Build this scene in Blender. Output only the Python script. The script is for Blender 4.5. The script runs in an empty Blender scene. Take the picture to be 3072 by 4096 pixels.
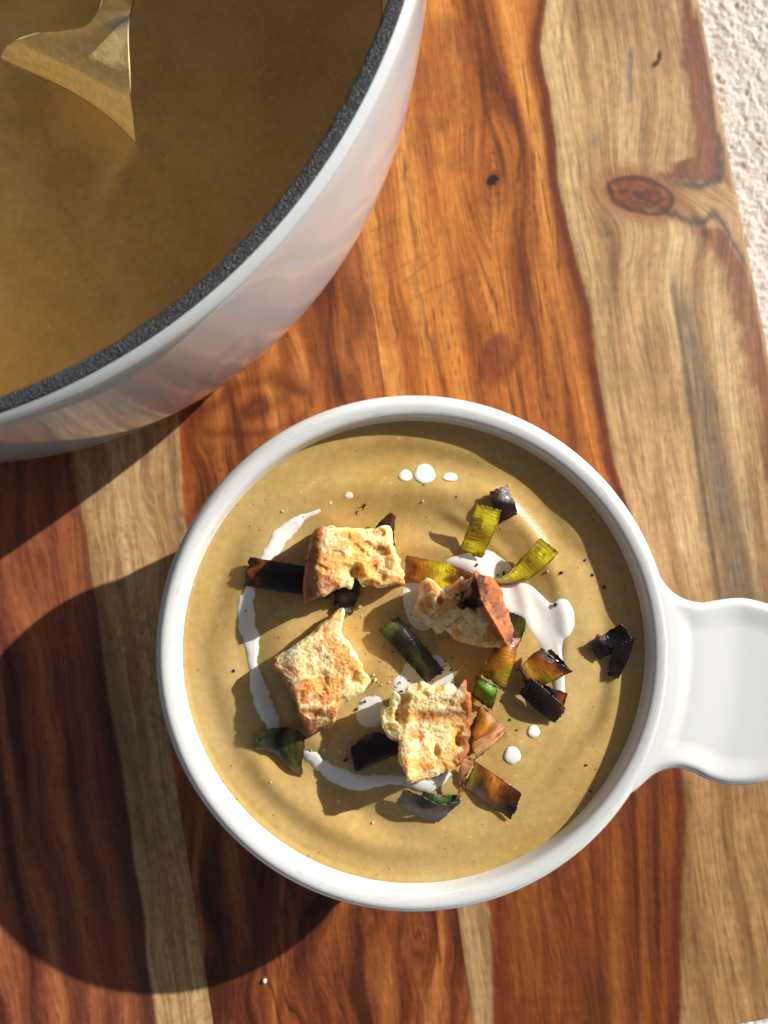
import bpy, bmesh, math
import numpy as np
from mathutils import Vector

# ------------------------------------------------------------------ camera, sky, sun, exposure
SC = bpy.context.scene
COL = SC.collection
D = 24.0                    # camera height above the board, cm
F = 2840.0                  # focal length in pixels of the 3072 x 4096 photograph
cam_d = bpy.data.cameras.new('camera')
cam = bpy.data.objects.new('camera', cam_d)
COL.objects.link(cam)
cam.location = (0, 0, D * 0.01)
cam.rotation_euler = (0, 0, 0)
cam_d.sensor_fit = 'VERTICAL'
cam_d.sensor_height = 36.0
cam_d.lens = 36.0 * F / 4096.0
cam_d.clip_start = 0.01
cam_d.clip_end = 100.0
cam_d.dof.use_dof = True
cam_d.dof.focus_distance = 0.191
cam_d.dof.aperture_fstop = 9.0
SC.camera = cam
SC.render.engine = 'CYCLES'
SC.cycles.use_denoising = True
SC.cycles.max_bounces = 10

ELEV = math.radians(25.6)
AZ = np.array([0.838, 0.545])            # towards the sun on the ground
world = bpy.data.worlds.new('World')
SC.world = world
world.use_nodes = True
wn = world.node_tree
wn.nodes.clear()
sky = wn.nodes.new('ShaderNodeTexSky')
sky.sky_type = 'NISHITA'
sky.sun_disc = False
sky.sun_elevation = ELEV
sky.sun_rotation = math.atan2(AZ[0], AZ[1])
sky.air_density = 1.0
sky.dust_density = 3.0
sky.ozone_density = 1.0
bg = wn.nodes.new('ShaderNodeBackground')
bg.inputs['Strength'].default_value = 0.042
wo = wn.nodes.new('ShaderNodeOutputWorld')
hsv = wn.nodes.new('ShaderNodeHueSaturation')
hsv.inputs['Saturation'].default_value = 0.45
wn.links.new(sky.outputs[0], hsv.inputs['Color'])
wn.links.new(hsv.outputs[0], bg.inputs['Color'])
wn.links.new(bg.outputs[0], wo.inputs['Surface'])

sun_d = bpy.data.lights.new('sun', 'SUN')
sun_d.energy = 5.0
sun_d.angle = math.radians(0.6)
sun_d.color = (1.0, 0.955, 0.89)
sun = bpy.data.objects.new('sun', sun_d)
COL.objects.link(sun)
sun.rotation_euler = Vector((-AZ[0] * math.cos(ELEV), -AZ[1] * math.cos(ELEV), -math.sin(ELEV))).to_track_quat('-Z', 'Y').to_euler()
SC.view_settings.view_transform = 'Standard'
SC.view_settings.look = 'None'
SC.view_settings.gamma = 1.0
SC.view_settings.use_curve_mapping = False
SC.view_settings.exposure = 0.30

# ------------------------------------------------------------------ helpers
K = 3072.0 / 1659.0         # overview pixel -> photograph pixel

def P(x, y, z=0.0):
    """measured place in the photograph and height in cm -> world metres"""
    x = np.asarray(x, float); y = np.asarray(y, float); z = np.asarray(z, float)
    s = (D - z) / F * 0.01
    return np.stack(np.broadcast_arrays((x - 1536) * s, -(y - 2048) * s, z * 0.01), -1)

def lin(c):
    c = np.asarray(c, float) / 255.0
    return np.where(c <= 0.04045, c / 12.92, ((c + 0.055) / 1.055) ** 2.4)

def sstep(a, b, x):
    t = np.clip((np.asarray(x, float) - a) / (b - a), 0, 1)
    return t * t * (3 - 2 * t)

def mixc(a, b, t):
    t = np.asarray(t)[..., None]
    return a * (1 - t) + b * t

_rs = np.random.RandomState(7)
_perm = _rs.permutation(4096)
_val = _rs.rand(4096) * 2 - 1

def _h(i, j, k):
    return _perm[(_perm[(_perm[i & 4095] + j) & 4095] + k) & 4095]

def noise(x, y, z=0.0):
    x, y, z = np.broadcast_arrays(np.asarray(x, float), np.asarray(y, float), np.asarray(z, float))
    xi = np.floor(x).astype(np.int64); yi = np.floor(y).astype(np.int64); zi = np.floor(z).astype(np.int64)
    u = x - xi; v = y - yi; w = z - zi
    u = u * u * u * (u * (u * 6 - 15) + 10); v = v * v * v * (v * (v * 6 - 15) + 10); w = w * w * w * (w * (w * 6 - 15) + 10)
    r = 0
    for a in (0, 1):
        for b in (0, 1):
            for c in (0, 1):
                wt = (u if a else 1 - u) * (v if b else 1 - v) * (w if c else 1 - w)
                r = r + wt * _val[_h(xi + a, yi + b, zi + c)]
    return r

def fbm(x, y, z=0.0, o=4):
    r = 0; a = 1.0
    for i in range(o):
        r = r + a * noise(np.asarray(x) * 2 ** i + 17.3 * i, np.asarray(y) * 2 ** i - 9.1 * i, np.asarray(z) * 2 ** i + 3.7 * i)
        a *= 0.5
    return r

def worley(x, y, z):
    x, y, z = np.broadcast_arrays(np.asarray(x, float), np.asarray(y, float), np.asarray(z, float))
    xi = np.floor(x).astype(np.int64); yi = np.floor(y).astype(np.int64); zi = np.floor(z).astype(np.int64)
    best = np.full(x.shape, 9.0)
    for a in (-1, 0, 1):
        for b in (-1, 0, 1):
            for c in (-1, 0, 1):
                h = _h(xi + a, yi + b, zi + c)
                px = xi + a + (_val[h] + 1) / 2; py = yi + b + (_val[(h + 77) & 4095] + 1) / 2; pz = zi + c + (_val[(h + 311) & 4095] + 1) / 2
                best = np.minimum(best, (x - px) ** 2 + (y - py) ** 2 + (z - pz) ** 2)
    return np.sqrt(best)

def mk(name, verts, faces, mat, parent=None, smooth=True, cols=None, vec=None, uv=None):
    verts = np.asarray(verts, np.float32).reshape(-1, 3)
    faces = np.asarray(faces, np.int32)
    n = faces.shape[1]
    m = bpy.data.meshes.new(name)
    m.vertices.add(len(verts)); m.vertices.foreach_set('co', verts.ravel())
    m.loops.add(faces.size); m.loops.foreach_set('vertex_index', faces.ravel())
    m.polygons.add(len(faces))
    m.polygons.foreach_set('loop_start', np.arange(len(faces), dtype=np.int32) * n)
    m.polygons.foreach_set('loop_total', np.full(len(faces), n, np.int32))
    m.polygons.foreach_set('use_smooth', np.full(len(faces), bool(smooth)))
    m.update(calc_edges=True)
    if cols is not None:
        a = m.attributes.new('paint', 'FLOAT_COLOR', 'POINT')
        c4 = np.ones((len(verts), 4), np.float32); c4[:, :3] = np.asarray(cols).reshape(-1, 3)
        a.data.foreach_set('color', c4.ravel())
    if vec is not None:
        a = m.attributes.new('grain', 'FLOAT_VECTOR', 'POINT')
        a.data.foreach_set('vector', np.asarray(vec, np.float32).reshape(-1, 3).ravel())
    m.validate()
    o = bpy.data.objects.new(name, m)
    COL.objects.link(o)
    if mat: m.materials.append(mat)
    if parent is not None: o.parent = parent
    return o

def even_normals(o):
    b = bmesh.new(); b.from_mesh(o.data)
    bmesh.ops.recalc_face_normals(b, faces=b.faces)
    b.to_mesh(o.data); b.free(); o.data.update()
    return o

def gridfaces(nr, nc, wrap=False, off=0):
    c = nc if wrap else nc - 1
    i, j = np.meshgrid(np.arange(nr - 1), np.arange(c), indexing='ij')
    a = i * nc + j; b = i * nc + (j + 1) % nc; d = (i + 1) * nc + j; e = (i + 1) * nc + (j + 1) % nc
    return np.stack([a, b, e, d], -1).reshape(-1, 4) + off

def empty(name, loc=(0, 0, 0)):
    o = bpy.data.objects.new(name, None)
    o.empty_display_size = 0.01
    COL.objects.link(o)
    return o

def tag(o, label, cat, group=None, kind=None):
    if label: o['label'] = label
    if cat: o['category'] = cat
    if group: o['group'] = group
    if kind: o['kind'] = kind
    return o

def lathe(name, prof, centre, mat, parent=None, n=256, cols=None):
    """prof: list of (r, z) in cm; outward order so that faces look out"""
    prof = np.asarray(prof, float)
    th = np.linspace(0, 2 * np.pi, n, endpoint=False)
    v = np.stack([centre[0] + prof[:, None, 0] * np.cos(th), centre[1] + prof[:, None, 0] * np.sin(th),
                  np.repeat(prof[:, 1:2], n, 1)], -1) * 0.01
    arc = np.r_[0, np.cumsum(np.hypot(*np.diff(prof, axis=0).T))]
    vec = np.stack([np.broadcast_to(th[None] * 6.7, v.shape[:2]), np.broadcast_to(arc[:, None], v.shape[:2]), np.zeros(v.shape[:2])], -1)
    return mk(name, v, gridfaces(len(prof), n, True), mat, parent, vec=vec)

def spline(pts, n, closed=False):
    """Catmull-Rom through points (k, d) -> about n points, even in arc length"""
    p = np.asarray(pts, float)
    k = len(p)
    if closed:
        q = np.vstack([p[-1], p, p[0], p[1]]); segs = k
    else:
        q = np.vstack([2 * p[0] - p[1], p, 2 * p[-1] - p[-2]]); segs = k - 1
    t = np.linspace(0, 1, 24, endpoint=False)[:, None]
    out = []
    for i in range(segs):
        a, b, c, d = q[i], q[i + 1], q[i + 2], q[i + 3]
        out.append(0.5 * (2 * b + (c - a) * t + (2 * a - 5 * b + 4 * c - d) * t ** 2 + (3 * b - 3 * c + d - a) * t ** 3))
    o = np.vstack(out + ([p[:1]] if closed else [p[-1:]]))
    L = np.r_[0, np.cumsum(np.linalg.norm(np.diff(o, axis=0), axis=1))]
    s = np.linspace(0, L[-1], n + (1 if closed else 0))
    r = np.stack([np.interp(s, L, o[:, j]) for j in range(o.shape[1])], -1)
    return r[:-1] if closed else r

# ------------------------------------------------------------------ materials
class NT:
    def __init__(self, name):
        self.m = bpy.data.materials.new(name); self.m.use_nodes = True
        self.t = self.m.node_tree; self.t.nodes.clear()
        self.out = self.t.nodes.new('ShaderNodeOutputMaterial')
        self.b = self.t.nodes.new('ShaderNodeBsdfPrincipled')
        self.t.links.new(self.b.outputs[0], self.out.inputs['Surface'])
    def n(self, typ, **kw):
        nd = self.t.nodes.new(typ)
        for k, v in kw.items():
            if k in nd.inputs: nd.inputs[k].default_value = v
            else: setattr(nd, k, v)
        return nd
    def l(self, a, b): self.t.links.new(a, b)
    def set(self, **kw):
        for k, v in kw.items():
            self.b.inputs[k.replace('_', ' ')].default_value = v
    def tex(self, kind='Object'):
        return self.n('ShaderNodeTexCoord').outputs[kind]
    def mapping(self, src, scale, rot=(0, 0, 0)):
        mp = self.n('ShaderNodeMapping'); mp.inputs['Scale'].default_value = scale; mp.inputs['Rotation'].default_value = rot
        self.l(src, mp.inputs['Vector']); return mp.outputs[0]
    def noise(self, vec, scale, detail=4, rough=0.55):
        nd = self.n('ShaderNodeTexNoise', Scale=scale, Detail=detail, Roughness=rough)
        self.l(vec, nd.inputs['Vector']); return nd.outputs['Fac']
    def voro(self, vec, scale, feature='F1'):
        nd = self.n('ShaderNodeTexVoronoi', Scale=scale); nd.feature = feature
        self.l(vec, nd.inputs['Vector']); return nd.outputs['Distance']
    def ramp(self, fac, stops, mode='LINEAR'):
        r = self.n('ShaderNodeValToRGB'); r.color_ramp.interpolation = mode
        el = r.color_ramp.elements
        while len(el) < len(stops): el.new(0.5)
        for e, (p, c) in zip(el, stops):
            e.position = p; e.color = (c, c, c, 1) if np.isscalar(c) else (*c, 1)
        self.l(fac, r.inputs['Fac']); return r.outputs['Color']
    def mix(self, a, b, fac=1.0, mode='MIX'):
        nd = self.n('ShaderNodeMix', data_type='RGBA', blend_type=mode)
        ins = [s for s in nd.inputs if s.type == 'RGBA']
        for s, v in zip(ins, (a, b)):
            if hasattr(v, 'links'): self.l(v, s)
            else: s.default_value = (*v, 1)
        if hasattr(fac, 'links'): self.l(fac, nd.inputs[0])
        else: nd.inputs[0].default_value = fac
        return [s for s in nd.outputs if s.type == 'RGBA'][0]
    def math(self, op, a, b=None):
        nd = self.n('ShaderNodeMath', operation=op)
        for i, v in enumerate((a, b)):
            if v is None: continue
            if hasattr(v, 'links'): self.l(v, nd.inputs[i])
            else: nd.inputs[i].default_value = v
        return nd.outputs[0]
    def attr(self, name, out='Color'):
        return self.n('ShaderNodeAttribute', attribute_name=name).outputs[out]
    def bump(self, h, dist, strength=1.0, prev=None):
        nd = self.n('ShaderNodeBump', Strength=strength, Distance=dist)
        self.l(h, nd.inputs['Height'])
        if prev is not None: self.l(prev, nd.inputs['Normal'])
        return nd.outputs[0]
    def base(self, s): self.l(s, self.b.inputs['Base Color'])
    def nor(self, s): self.l(s, self.b.inputs['Normal'])
    def rough(self, s): self.l(s, self.b.inputs['Roughness'])

def m_wood():
    w = NT('oiled_rosewood')
    paint = w.attr('paint'); g = w.attr('grain', 'Vector')
    f1 = w.noise(w.mapping(g, (9.0, 0.55, 1)), 1.0, 5, 0.6)       # fine fibres (units: cm)
    f2 = w.noise(w.mapping(g, (26.0, 1.5, 1)), 1.0, 3, 0.6)
    pore = w.noise(w.mapping(g, (21.0, 2.6, 1)), 1.0, 2, 0.5)
    fl = w.noise(w.mapping(g, (3.5, 3.0, 1)), 1.0, 3, 0.6)
    c = w.mix(paint, w.ramp(f1, [(0.25, 0.55), (0.5, 1.10), (0.78, 1.48)]), 1.0, 'MULTIPLY')
    c = w.mix(c, w.ramp(f2, [(0.3, 0.80), (0.55, 1.08), (0.75, 1.22)]), 0.8, 'MULTIPLY')
    c = w.mix(c, w.ramp(fl, [(0.3, 0.85), (0.7, 1.12)]), 1.0, 'MULTIPLY')
    c = w.mix(c, w.ramp(pore, [(0.27, 0.34), (0.36, 1.0)]), 0.75, 'MULTIPLY')
    w.base(c)
    w.rough(w.ramp(f1, [(0.3, 0.46), (0.7, 0.34)]))
    w.set(Specular_IOR_Level=0.45)
    n = w.bump(f2, 0.00004, 0.5)
    n = w.bump(pore, 0.00006, 0.35, n)
    w.nor(n)
    return w.m

def m_enamel(name, col, rough=0.12, wear=False, bumpy=0.0):
    w = NT(name)
    o = w.tex()
    w.set(Base_Color=(*col, 1), Roughness=rough, Coat_Weight=0.3, Coat_Roughness=0.05)
    if wear:
        g = w.attr('grain', 'Vector')
        sc = w.noise(w.mapping(g, (2.2, 34.0, 1)), 1.0, 4, 0.7)
        big = w.noise(w.mapping(g, (0.9, 5.0, 1)), 1.0, 3, 0.6)
        mask = w.math('MULTIPLY', w.ramp(sc, [(0.53, 0.0), (0.62, 1.0)]), w.ramp(big, [(0.46, 0.0), (0.62, 0.55)]))
        nd = w.mix(col, (0.33, 0.33, 0.33), mask)
        w.base(nd)
    if bumpy:
        w.nor(w.bump(w.noise(o, 60, 2, 0.4), bumpy, 1.0))
    return w.m

def m_black_rim():
    w = NT('black_speckled_enamel')
    o = w.tex()
    v = w.voro(o, 2300); n = w.noise(o, 2600, 3, 0.6)
    w.base(w.ramp(n, [(0.3, (0.022, 0.023, 0.027)), (0.60, (0.042, 0.044, 0.050)), (0.70, (0.20, 0.21, 0.22))]))  # palest grey stop paints small glints in among the enamel speckle
    w.set(Roughness=0.30)
    w.nor(w.bump(v, 0.0006, 0.9, w.bump(n, 0.0004, 0.7)))
    return w.m

def m_soup():
    w = NT('blended_soup')
    o = w.tex()
    big = w.noise(o, 32, 2, 0.5); mid = w.noise(o, 420, 3, 0.6); fine = w.noise(o, 2200, 2, 0.6)
    c = w.ramp(big, [(0.30, (0.53, 0.345, 0.105)), (0.52, (0.60, 0.410, 0.148)), (0.75, (0.66, 0.475, 0.20))])
    c = w.mix(c, w.ramp(mid, [(0.3, 0.90), (0.7, 1.08)]), 1.0, 'MULTIPLY')
    v = w.voro(o, 520)
    c = w.mix(c, (0.72, 0.56, 0.24), w.math('MULTIPLY', w.ramp(v, [(0.13, 1.0), (0.24, 0.0)]), w.ramp(mid, [(0.52, 0.0), (0.6, 0.7)])))
    v2 = w.voro(w.mapping(o, (1, 1.6, 1), (0, 0, 0.7)), 330)
    c = w.mix(c, (0.055, 0.035, 0.012), w.math('MULTIPLY', w.ramp(v2, [(0.06, 1.0), (0.11, 0.0)]), w.ramp(w.noise(o, 300, 1), [(0.50, 0.0), (0.56, 0.85)])))
    w.base(c)
    w.set(Roughness=0.22, Specular_IOR_Level=0.5, Subsurface_Weight=0.5, Subsurface_Scale=0.0030)
    w.b.inputs['Subsurface Radius'].default_value = (1.0, 0.62, 0.2)
    n = w.bump(fine, 0.00008, 0.6)
    n = w.bump(mid, 0.00005, 0.5, n)
    w.nor(n)
    return w.m

def m_cream():
    w = NT('pouring_cream')
    o = w.tex(); paint = w.attr('paint')
    v = w.voro(o, 420)
    c = w.mix((0.92, 0.90, 0.84), (0.16, 0.10, 0.05), w.math('MULTIPLY', w.ramp(v, [(0.05, 1.0), (0.10, 0.0)]), w.ramp(w.noise(o, 260, 1), [(0.52, 0.0), (0.58, 0.9)])))
    c = w.mix(c, paint, 1.0, 'MULTIPLY')
    w.base(c)
    w.set(Roughness=0.15, Subsurface_Weight=0.4, Subsurface_Scale=0.002)
    w.b.inputs['Subsurface Radius'].default_value = (1.0, 0.8, 0.6)
    return w.m

def m_leek():
    w = NT('charred_leek')
    paint = w.attr('paint'); g = w.attr('grain', 'Vector')
    st = w.noise(w.mapping(g, (34.0, 2.2, 1)), 1.0, 4, 0.65)
    st2 = w.noise(w.mapping(g, (80.0, 5.0, 1)), 1.0, 2, 0.6)
    c = w.mix(paint, w.ramp(st, [(0.28, 0.55), (0.5, 1.25), (0.72, 2.1)]), 1.0, 'MULTIPLY')
    w.base(c)
    w.rough(w.ramp(w.noise(w.tex(), 600, 3), [(0.35, 0.16), (0.7, 0.38)]))
    w.set(Specular_IOR_Level=0.5, Coat_Weight=0.18, Coat_Roughness=0.10, Subsurface_Weight=0.12, Subsurface_Scale=0.001)
    n = w.bump(st, 0.0002, 0.8)
    n = w.bump(st2, 0.00004, 0.5, n)
    w.nor(n)
    return w.m

def m_bread(name, rough, sss):
    w = NT(name)
    o = w.tex(); paint = w.attr('paint')
    f = w.noise(o, 1900, 4, 0.65); f2 = w.noise(o, 600, 3, 0.6)
    c = w.mix(paint, w.ramp(f, [(0.3, 0.84), (0.55, 1.02), (0.75, 1.14)]), 1.0, 'MULTIPLY')
    c = w.mix(c, w.ramp(f2, [(0.3, 0.84), (0.7, 1.12)]), 1.0, 'MULTIPLY')
    w.base(c)
    w.set(Roughness=rough, Specular_IOR_Level=0.3, Subsurface_Weight=sss, Subsurface_Scale=0.0045)
    w.b.inputs['Subsurface Radius'].default_value = (1.0, 0.82, 0.55)
    v = w.voro(o, 1500)
    w.nor(w.bump(v, 0.0001, 0.3, w.bump(f, 0.00012, 0.3)))
    return w.m

def m_metal():
    w = NT('soup_coated_steel')
    o = w.tex()
    paint = w.attr('paint')                      # r channel: how much soup clings to the steel
    sep = w.n('ShaderNodeSeparateColor'); w.l(paint, sep.inputs[0])
    film = sep.outputs[0]
    n = w.noise(w.mapping(o, (1, 1, 1)), 500, 4, 0.65); big = w.noise(o, 130, 3, 0.6)
    filmn = w.math('MULTIPLY', film, w.ramp(big, [(0.2, 0.9), (0.6, 1.0)]))
    c = w.mix((0.72, 0.68, 0.62), w.ramp(n, [(0.3, (0.70, 0.49, 0.15)), (0.7, (0.88, 0.71, 0.38))]), filmn)
    w.base(c)
    w.l(w.math('SUBTRACT', 1.0, filmn), w.b.inputs['Metallic'])
    w.l(w.math('MULTIPLY_ADD', filmn, 0.12), w.b.inputs['Roughness'])
    nd = [x for x in w.t.nodes if x.type == 'MATH' and x.operation == 'MULTIPLY_ADD'][0]; nd.inputs[2].default_value = 0.24
    w.nor(w.bump(n, 0.00035, 0.5))
    return w.m

def m_cloth():
    w = NT('cream_terry_cloth')
    o = w.tex()
    n = w.noise(o, 900, 4, 0.7); b = w.noise(o, 120, 3, 0.5)
    c = w.ramp(n, [(0.3, (0.66, 0.61, 0.54)), (0.6, (0.86, 0.82, 0.75))])
    c = w.mix(c, w.ramp(b, [(0.3, 0.92), (0.7, 1.04)]), 1.0, 'MULTIPLY')
    w.base(c)
    w.set(Roughness=0.95, Sheen_Weight=0.2, Specular_IOR_Level=0.1)
    w.nor(w.bump(n, 0.0006, 0.8))
    return w.m

WOOD = m_wood()
WHITE = m_enamel('white_pot_enamel', (0.59, 0.625, 0.65), 0.07, bumpy=0.0002)
PORC = m_enamel('white_stoneware_glaze', (0.75, 0.76, 0.755), 0.13, wear=True)
BLACK = m_black_rim()
DARKIN = m_enamel('soup_filmed_pot_interior', (0.72, 0.58, 0.31), 0.35)
SOUP = m_soup()
CREAM = m_cream()
LEEK = m_leek()
CRUMB = m_bread('bread_crumb', 0.75, 0.9)
CRUST = m_bread('bread_crust', 0.5, 0.35)
METAL = m_metal()
CLOTH = m_cloth()

# ------------------------------------------------------------------ cloth under the board
def nonuni(a, b, lo, hi, fine, coarse):
    l = np.arange(lo, hi, fine)
    p = np.arange(a, lo, coarse) if a < lo else np.array([])
    q = np.arange(hi, b + 1e-6, coarse) if b > hi else np.array([hi])
    return np.unique(np.r_[p, l, q, b])

def build_cloth():
    xs = nonuni(-60, 60, 9.5, 14.6, 0.045, 1.5)
    ys = nonuni(-60, 60, -19.0, 19.0, 0.055, 1.5)
    X, Y = np.meshgrid(xs, ys)
    h = 0.05 * fbm(X / 0.16 + 0.5 * noise(X * 3, Y * 3), Y / 0.13, 0, 3) + 0.05 * noise(X / 0.45, Y / 0.4, 4) + 0.03 * np.abs(noise(X / 0.11, Y / 0.3, 9))
    Z = -2.12 + 0.6 * h
    v = np.stack([X, Y, Z], -1) * 0.01
    o = mk('table_cloth', v, gridfaces(len(ys), len(xs)), CLOTH)
    tag(o, 'cream coloured nubbly woven cloth lying under the wooden board', 'cloth', kind='structure')
build_cloth()

# ------------------------------------------------------------------ board: planks with painted growth figure
def S(*c): return lin(c)
def curve(pts):
    p = np.array(sorted(pts, key=lambda q: q[1]), float)
    return lambda y: np.interp(y, p[:, 1], p[:, 0])

seam1 = lambda y: 400 - 0.156 * (1820 - y)
seam2 = lambda y: 989 - 0.140 * (1970 - y)
edge_r = lambda y: 1508 + 0.1965 * y - 0.000008 * y * y * 0
board_end = lambda x: 2203 + 0.19 * (1659 - x)
TOP = -860.0

def ramp4(t, cols):
    t = np.clip(t, 0, 0.9999) * (len(cols) - 1)
    i = np.floor(t).astype(int); f = (t - i)[..., None]
    c = np.array(cols)
    f = f * f * (3 - 2 * f)
    return c[i] * (1 - f) + c[np.minimum(i + 1, len(cols) - 1)] * f

ORANGE = [S(106, 54, 22), S(156, 88, 34), S(185, 113, 44), S(204, 136, 62)]
REDB = [S(92, 47, 25), S(140, 78, 37), S(174, 102, 48), S(196, 130, 66)]
TAN = [S(120, 88, 58), S(162, 125, 84), S(190, 152, 106), S(210, 178, 132)]
DRED = [S(70, 30, 16), S(112, 54, 28), S(150, 80, 42), S(180, 112, 62)]
VEIN = S(54, 26, 18); BROWN = S(122, 66, 46); GREY = S(118, 104, 82); SLATE = S(76, 60, 56)

b2 = curve([(1176, -300), (1176, 0), (1163, 103), (1189, 205), (1199, 333), (1214, 435), (1230, 500), (1271, 665), (1301, 844), (1327, 998), (1358, 1095), (1400, 1250), (1440, 1450), (1469, 1664), (1480, 1752), (1476, 1820), (1474, 1890), (1470, 2027), (1468, 2212), (1466, 2500)])

def knot(x, y, cx, cy, rx, ry, ang=0.0):
    ca, sa = math.cos(ang), math.sin(ang)
    dx, dy = x - cx, y - cy
    return np.hypot((dx * ca + dy * sa) / rx, (-dx * sa + dy * ca) / ry)

def paint_c(x, y):
    w = 14 * fbm(x / 190, y / 520, 1.3, 2) + 3 * fbm(x / 40, y / 240, 7.7, 2)
    kb = knot(x, y, 1062, 391, 1, 1)
    defl = 40 * np.sign(x - 1062.5) * np.exp(-((x - 1062) / 75) ** 2 - ((y - 391) / 130) ** 2)
    g = x - 0.16 * y + w * 1.6 - defl
    # heartwood
    t = 0.55 + 0.24 * np.sin(g / 15.5 + 2.2 * fbm(x / 130, y / 330, 3.1, 2)) * (0.6 + 0.6 * noise(x / 90, y / 400, 5)) + 0.42 * fbm(g / 44, y / 1100, 2.2, 5)
    c = ramp4(t, ORANGE)
    ln = fbm(g / 20, y / 900, 12.1, 2)
    c = mixc(c, S(96, 42, 16), 0.8 * np.exp(-(ln / 0.055) ** 2) * sstep(-0.3, 0.4, noise(x / 80, y / 180, 31)))
    lo = sstep(1250, 1700, y)                    # lower part of the plank: straighter and redder
    t2 = 0.5 + 0.5 * fbm((x - 0.03 * y + w) / 26, y / 900, 6.6, 4)
    c = mixc(c, ramp4(t2, [S(76, 35, 20), S(110, 55, 26), S(138, 76, 32), S(164, 98, 42)]), lo * 0.92)
    # long dark growth lines, a broad brown zone and a few old knife marks
    c = mixc(c, S(140, 76, 34), 0.6 * sstep(1.2, 0.5, knot(x, y, 955, 190, 95, 150, 0.1) + 0.5 * fbm(x / 60, y / 60, 13, 3)))
    for pts, wd, wt in (
        ([(870, 330), (877, 404), (895, 497), (898, 596), (911, 653), (924, 726), (950, 793), (960, 850)], 4.5, .75),
        ([(808, 380), (815, 451), (823, 534), (846, 658), (856, 720), (868, 840)], 4.0, .6),
        ([(1030, 40), (1038, 130), (1048, 233), (1069, 311), (1084, 352)], 5.0, .65),
        ([(1108, 180), (1115, 259), (1126, 332), (1115, 404), (1110, 466), (1131, 596), (1157, 726), (1173, 803), (1190, 880)], 4.5, .65),
        ([(1150, 420), (1173, 570), (1214, 777), (1250, 960)], 4.0, .5),
        ([(980, 420), (990, 560), (1012, 700), (1040, 850)], 3.5, .45)):
        q = np.array(pts, float)
        lx = np.interp(y, q[:, 1], q[:, 0]) + 2.5 * noise(y / 24, 7, pts[0][0])
        c = mixc(c, S(78, 36, 20), wt * np.exp(-((x - lx) / wd) ** 2) * sstep(q[0, 1] - 20, q[0, 1] + 40, y) * sstep(q[-1, 1] + 30, q[-1, 1] - 40, y) * (0.7 + 0.5 * noise(y / 60, 3, wd)))
    for (ax, ay, bx, by) in ((800, 500, 868, 470), (806, 552, 862, 520), (862, 618, 950, 548), (840, 590, 905, 555), (900, 640, 1010, 590)):
        tt = np.clip(((x - ax) * (bx - ax) + (y - ay) * (by - ay)) / ((bx - ax) ** 2 + (by - ay) ** 2), 0, 1)
        c = mixc(c, S(96, 46, 20), 0.3 * np.exp(-((np.hypot(x - ax - tt * (bx - ax), y - ay - tt * (by - ay))) / 3.0) ** 2))
    # figured dark patch and ray marks
    c = mixc(c, S(118, 54, 30), 0.75 * sstep(1.15, 0.7, knot(x, y, 1075, 775, 40, 55, 0.2) + 0.35 * noise(x / 22, y / 22, 3)))
    c = mixc(c, S(104, 42, 22), 0.7 * lo * np.exp(-((x - (1062 + 22 + 6 * noise(0, y / 60, 5))) / 26) ** 2))
    ring = np.sin(kb / 7.5 + 1.6 * noise(x / 25, y / 25, 1)) * 0.5 + 0.5
    c = mixc(c, S(112, 52, 20), sstep(62, 20, kb) * ring * 0.75)
    kh = knot(x, y, 1062, 391, 15, 11, -0.6) + 0.25 * noise(x / 7, y / 7, 9)
    c = mixc(c, S(30, 22, 20), sstep(1.15, 0.75, kh))
    # sapwood strip on the left side of this plank
    b1 = np.interp(y, [1000, 1970, 2212, 2600], [860, 1060, 1066, 1072])
    sap_l = sstep(6, -6, x + w * 0.35 - b1) * sstep(1400, 1700, y)
    ts = 0.5 + 0.4 * fbm((x - 0.13 * y + w) / 22, y / 800, 4.4, 4)
    tan = ramp4(ts, TAN)
    c = mixc(c, tan * 0.9, sap_l)
    # right sapwood
    bb = b2(y) + 5 * noise(y / 80, 0, 8) + 1.2 * noise(y / 22, 3, 8)
    d = x - bb
    gk = x - 0.17 * y + w * 1.2 - 60 * np.exp(-((y - 430) / 150) ** 2) * np.tanh((y - 430) / 45) * sstep(1240, 1400, x)
    ts = 0.56 + 0.34 * fbm(gk / 26, y / 620, 14.4, 4) + 0.22 * fbm(x / 130, y / 190, 15.4, 3)
    tan = ramp4(ts, TAN)
    yel = sstep(60, 15, np.abs(d - 18)) * sstep(1200, 300, y)
    tan = mixc(tan, S(205, 175, 120), 0.5 * yel)
    tan = mixc(tan, tan * np.array([0.80, 0.72, 0.62]), sstep(1000, 1800, y))
    ln = fbm(gk / 15, y / 800, 42.1, 2)
    tan = mixc(tan, S(120, 92, 62), 0.6 * np.exp(-(ln / 0.07) ** 2) * sstep(-0.2, 0.5, noise(x / 60, y / 200, 33)))
    gc = np.interp(y, [560, 640, 800, 1000, 1290, 1500], [1460, 1470, 1500, 1545, 1602, 1640])
    gw = np.interp(y, [560, 800, 1000, 1300], [10, 26, 40, 55])
    ga = sstep(540, 700, y) * sstep(1800, 1300, y)
    tan = mixc(tan, GREY, 0.85 * ga * np.exp(-((x + w * 0.5 - gc) / gw) ** 2))
    tan = mixc(tan, S(92, 78, 62), 0.8 * ga * np.exp(-((x + w * 0.4 - gc + gw * 0.9) / 7) ** 2))
    tan = mixc(tan, S(112, 108, 98), 0.85 * np.exp(-((x - 1362 - 3 * noise(y / 20, 1, 1)) / 8) ** 2) * sstep(95, 120, y) * sstep(250, 170, y))
    tan = mixc(tan, S(112, 108, 98), 0.6 * np.exp(-((x - 1287) / 10) ** 2 - ((y - 305) / 16) ** 2))
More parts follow.
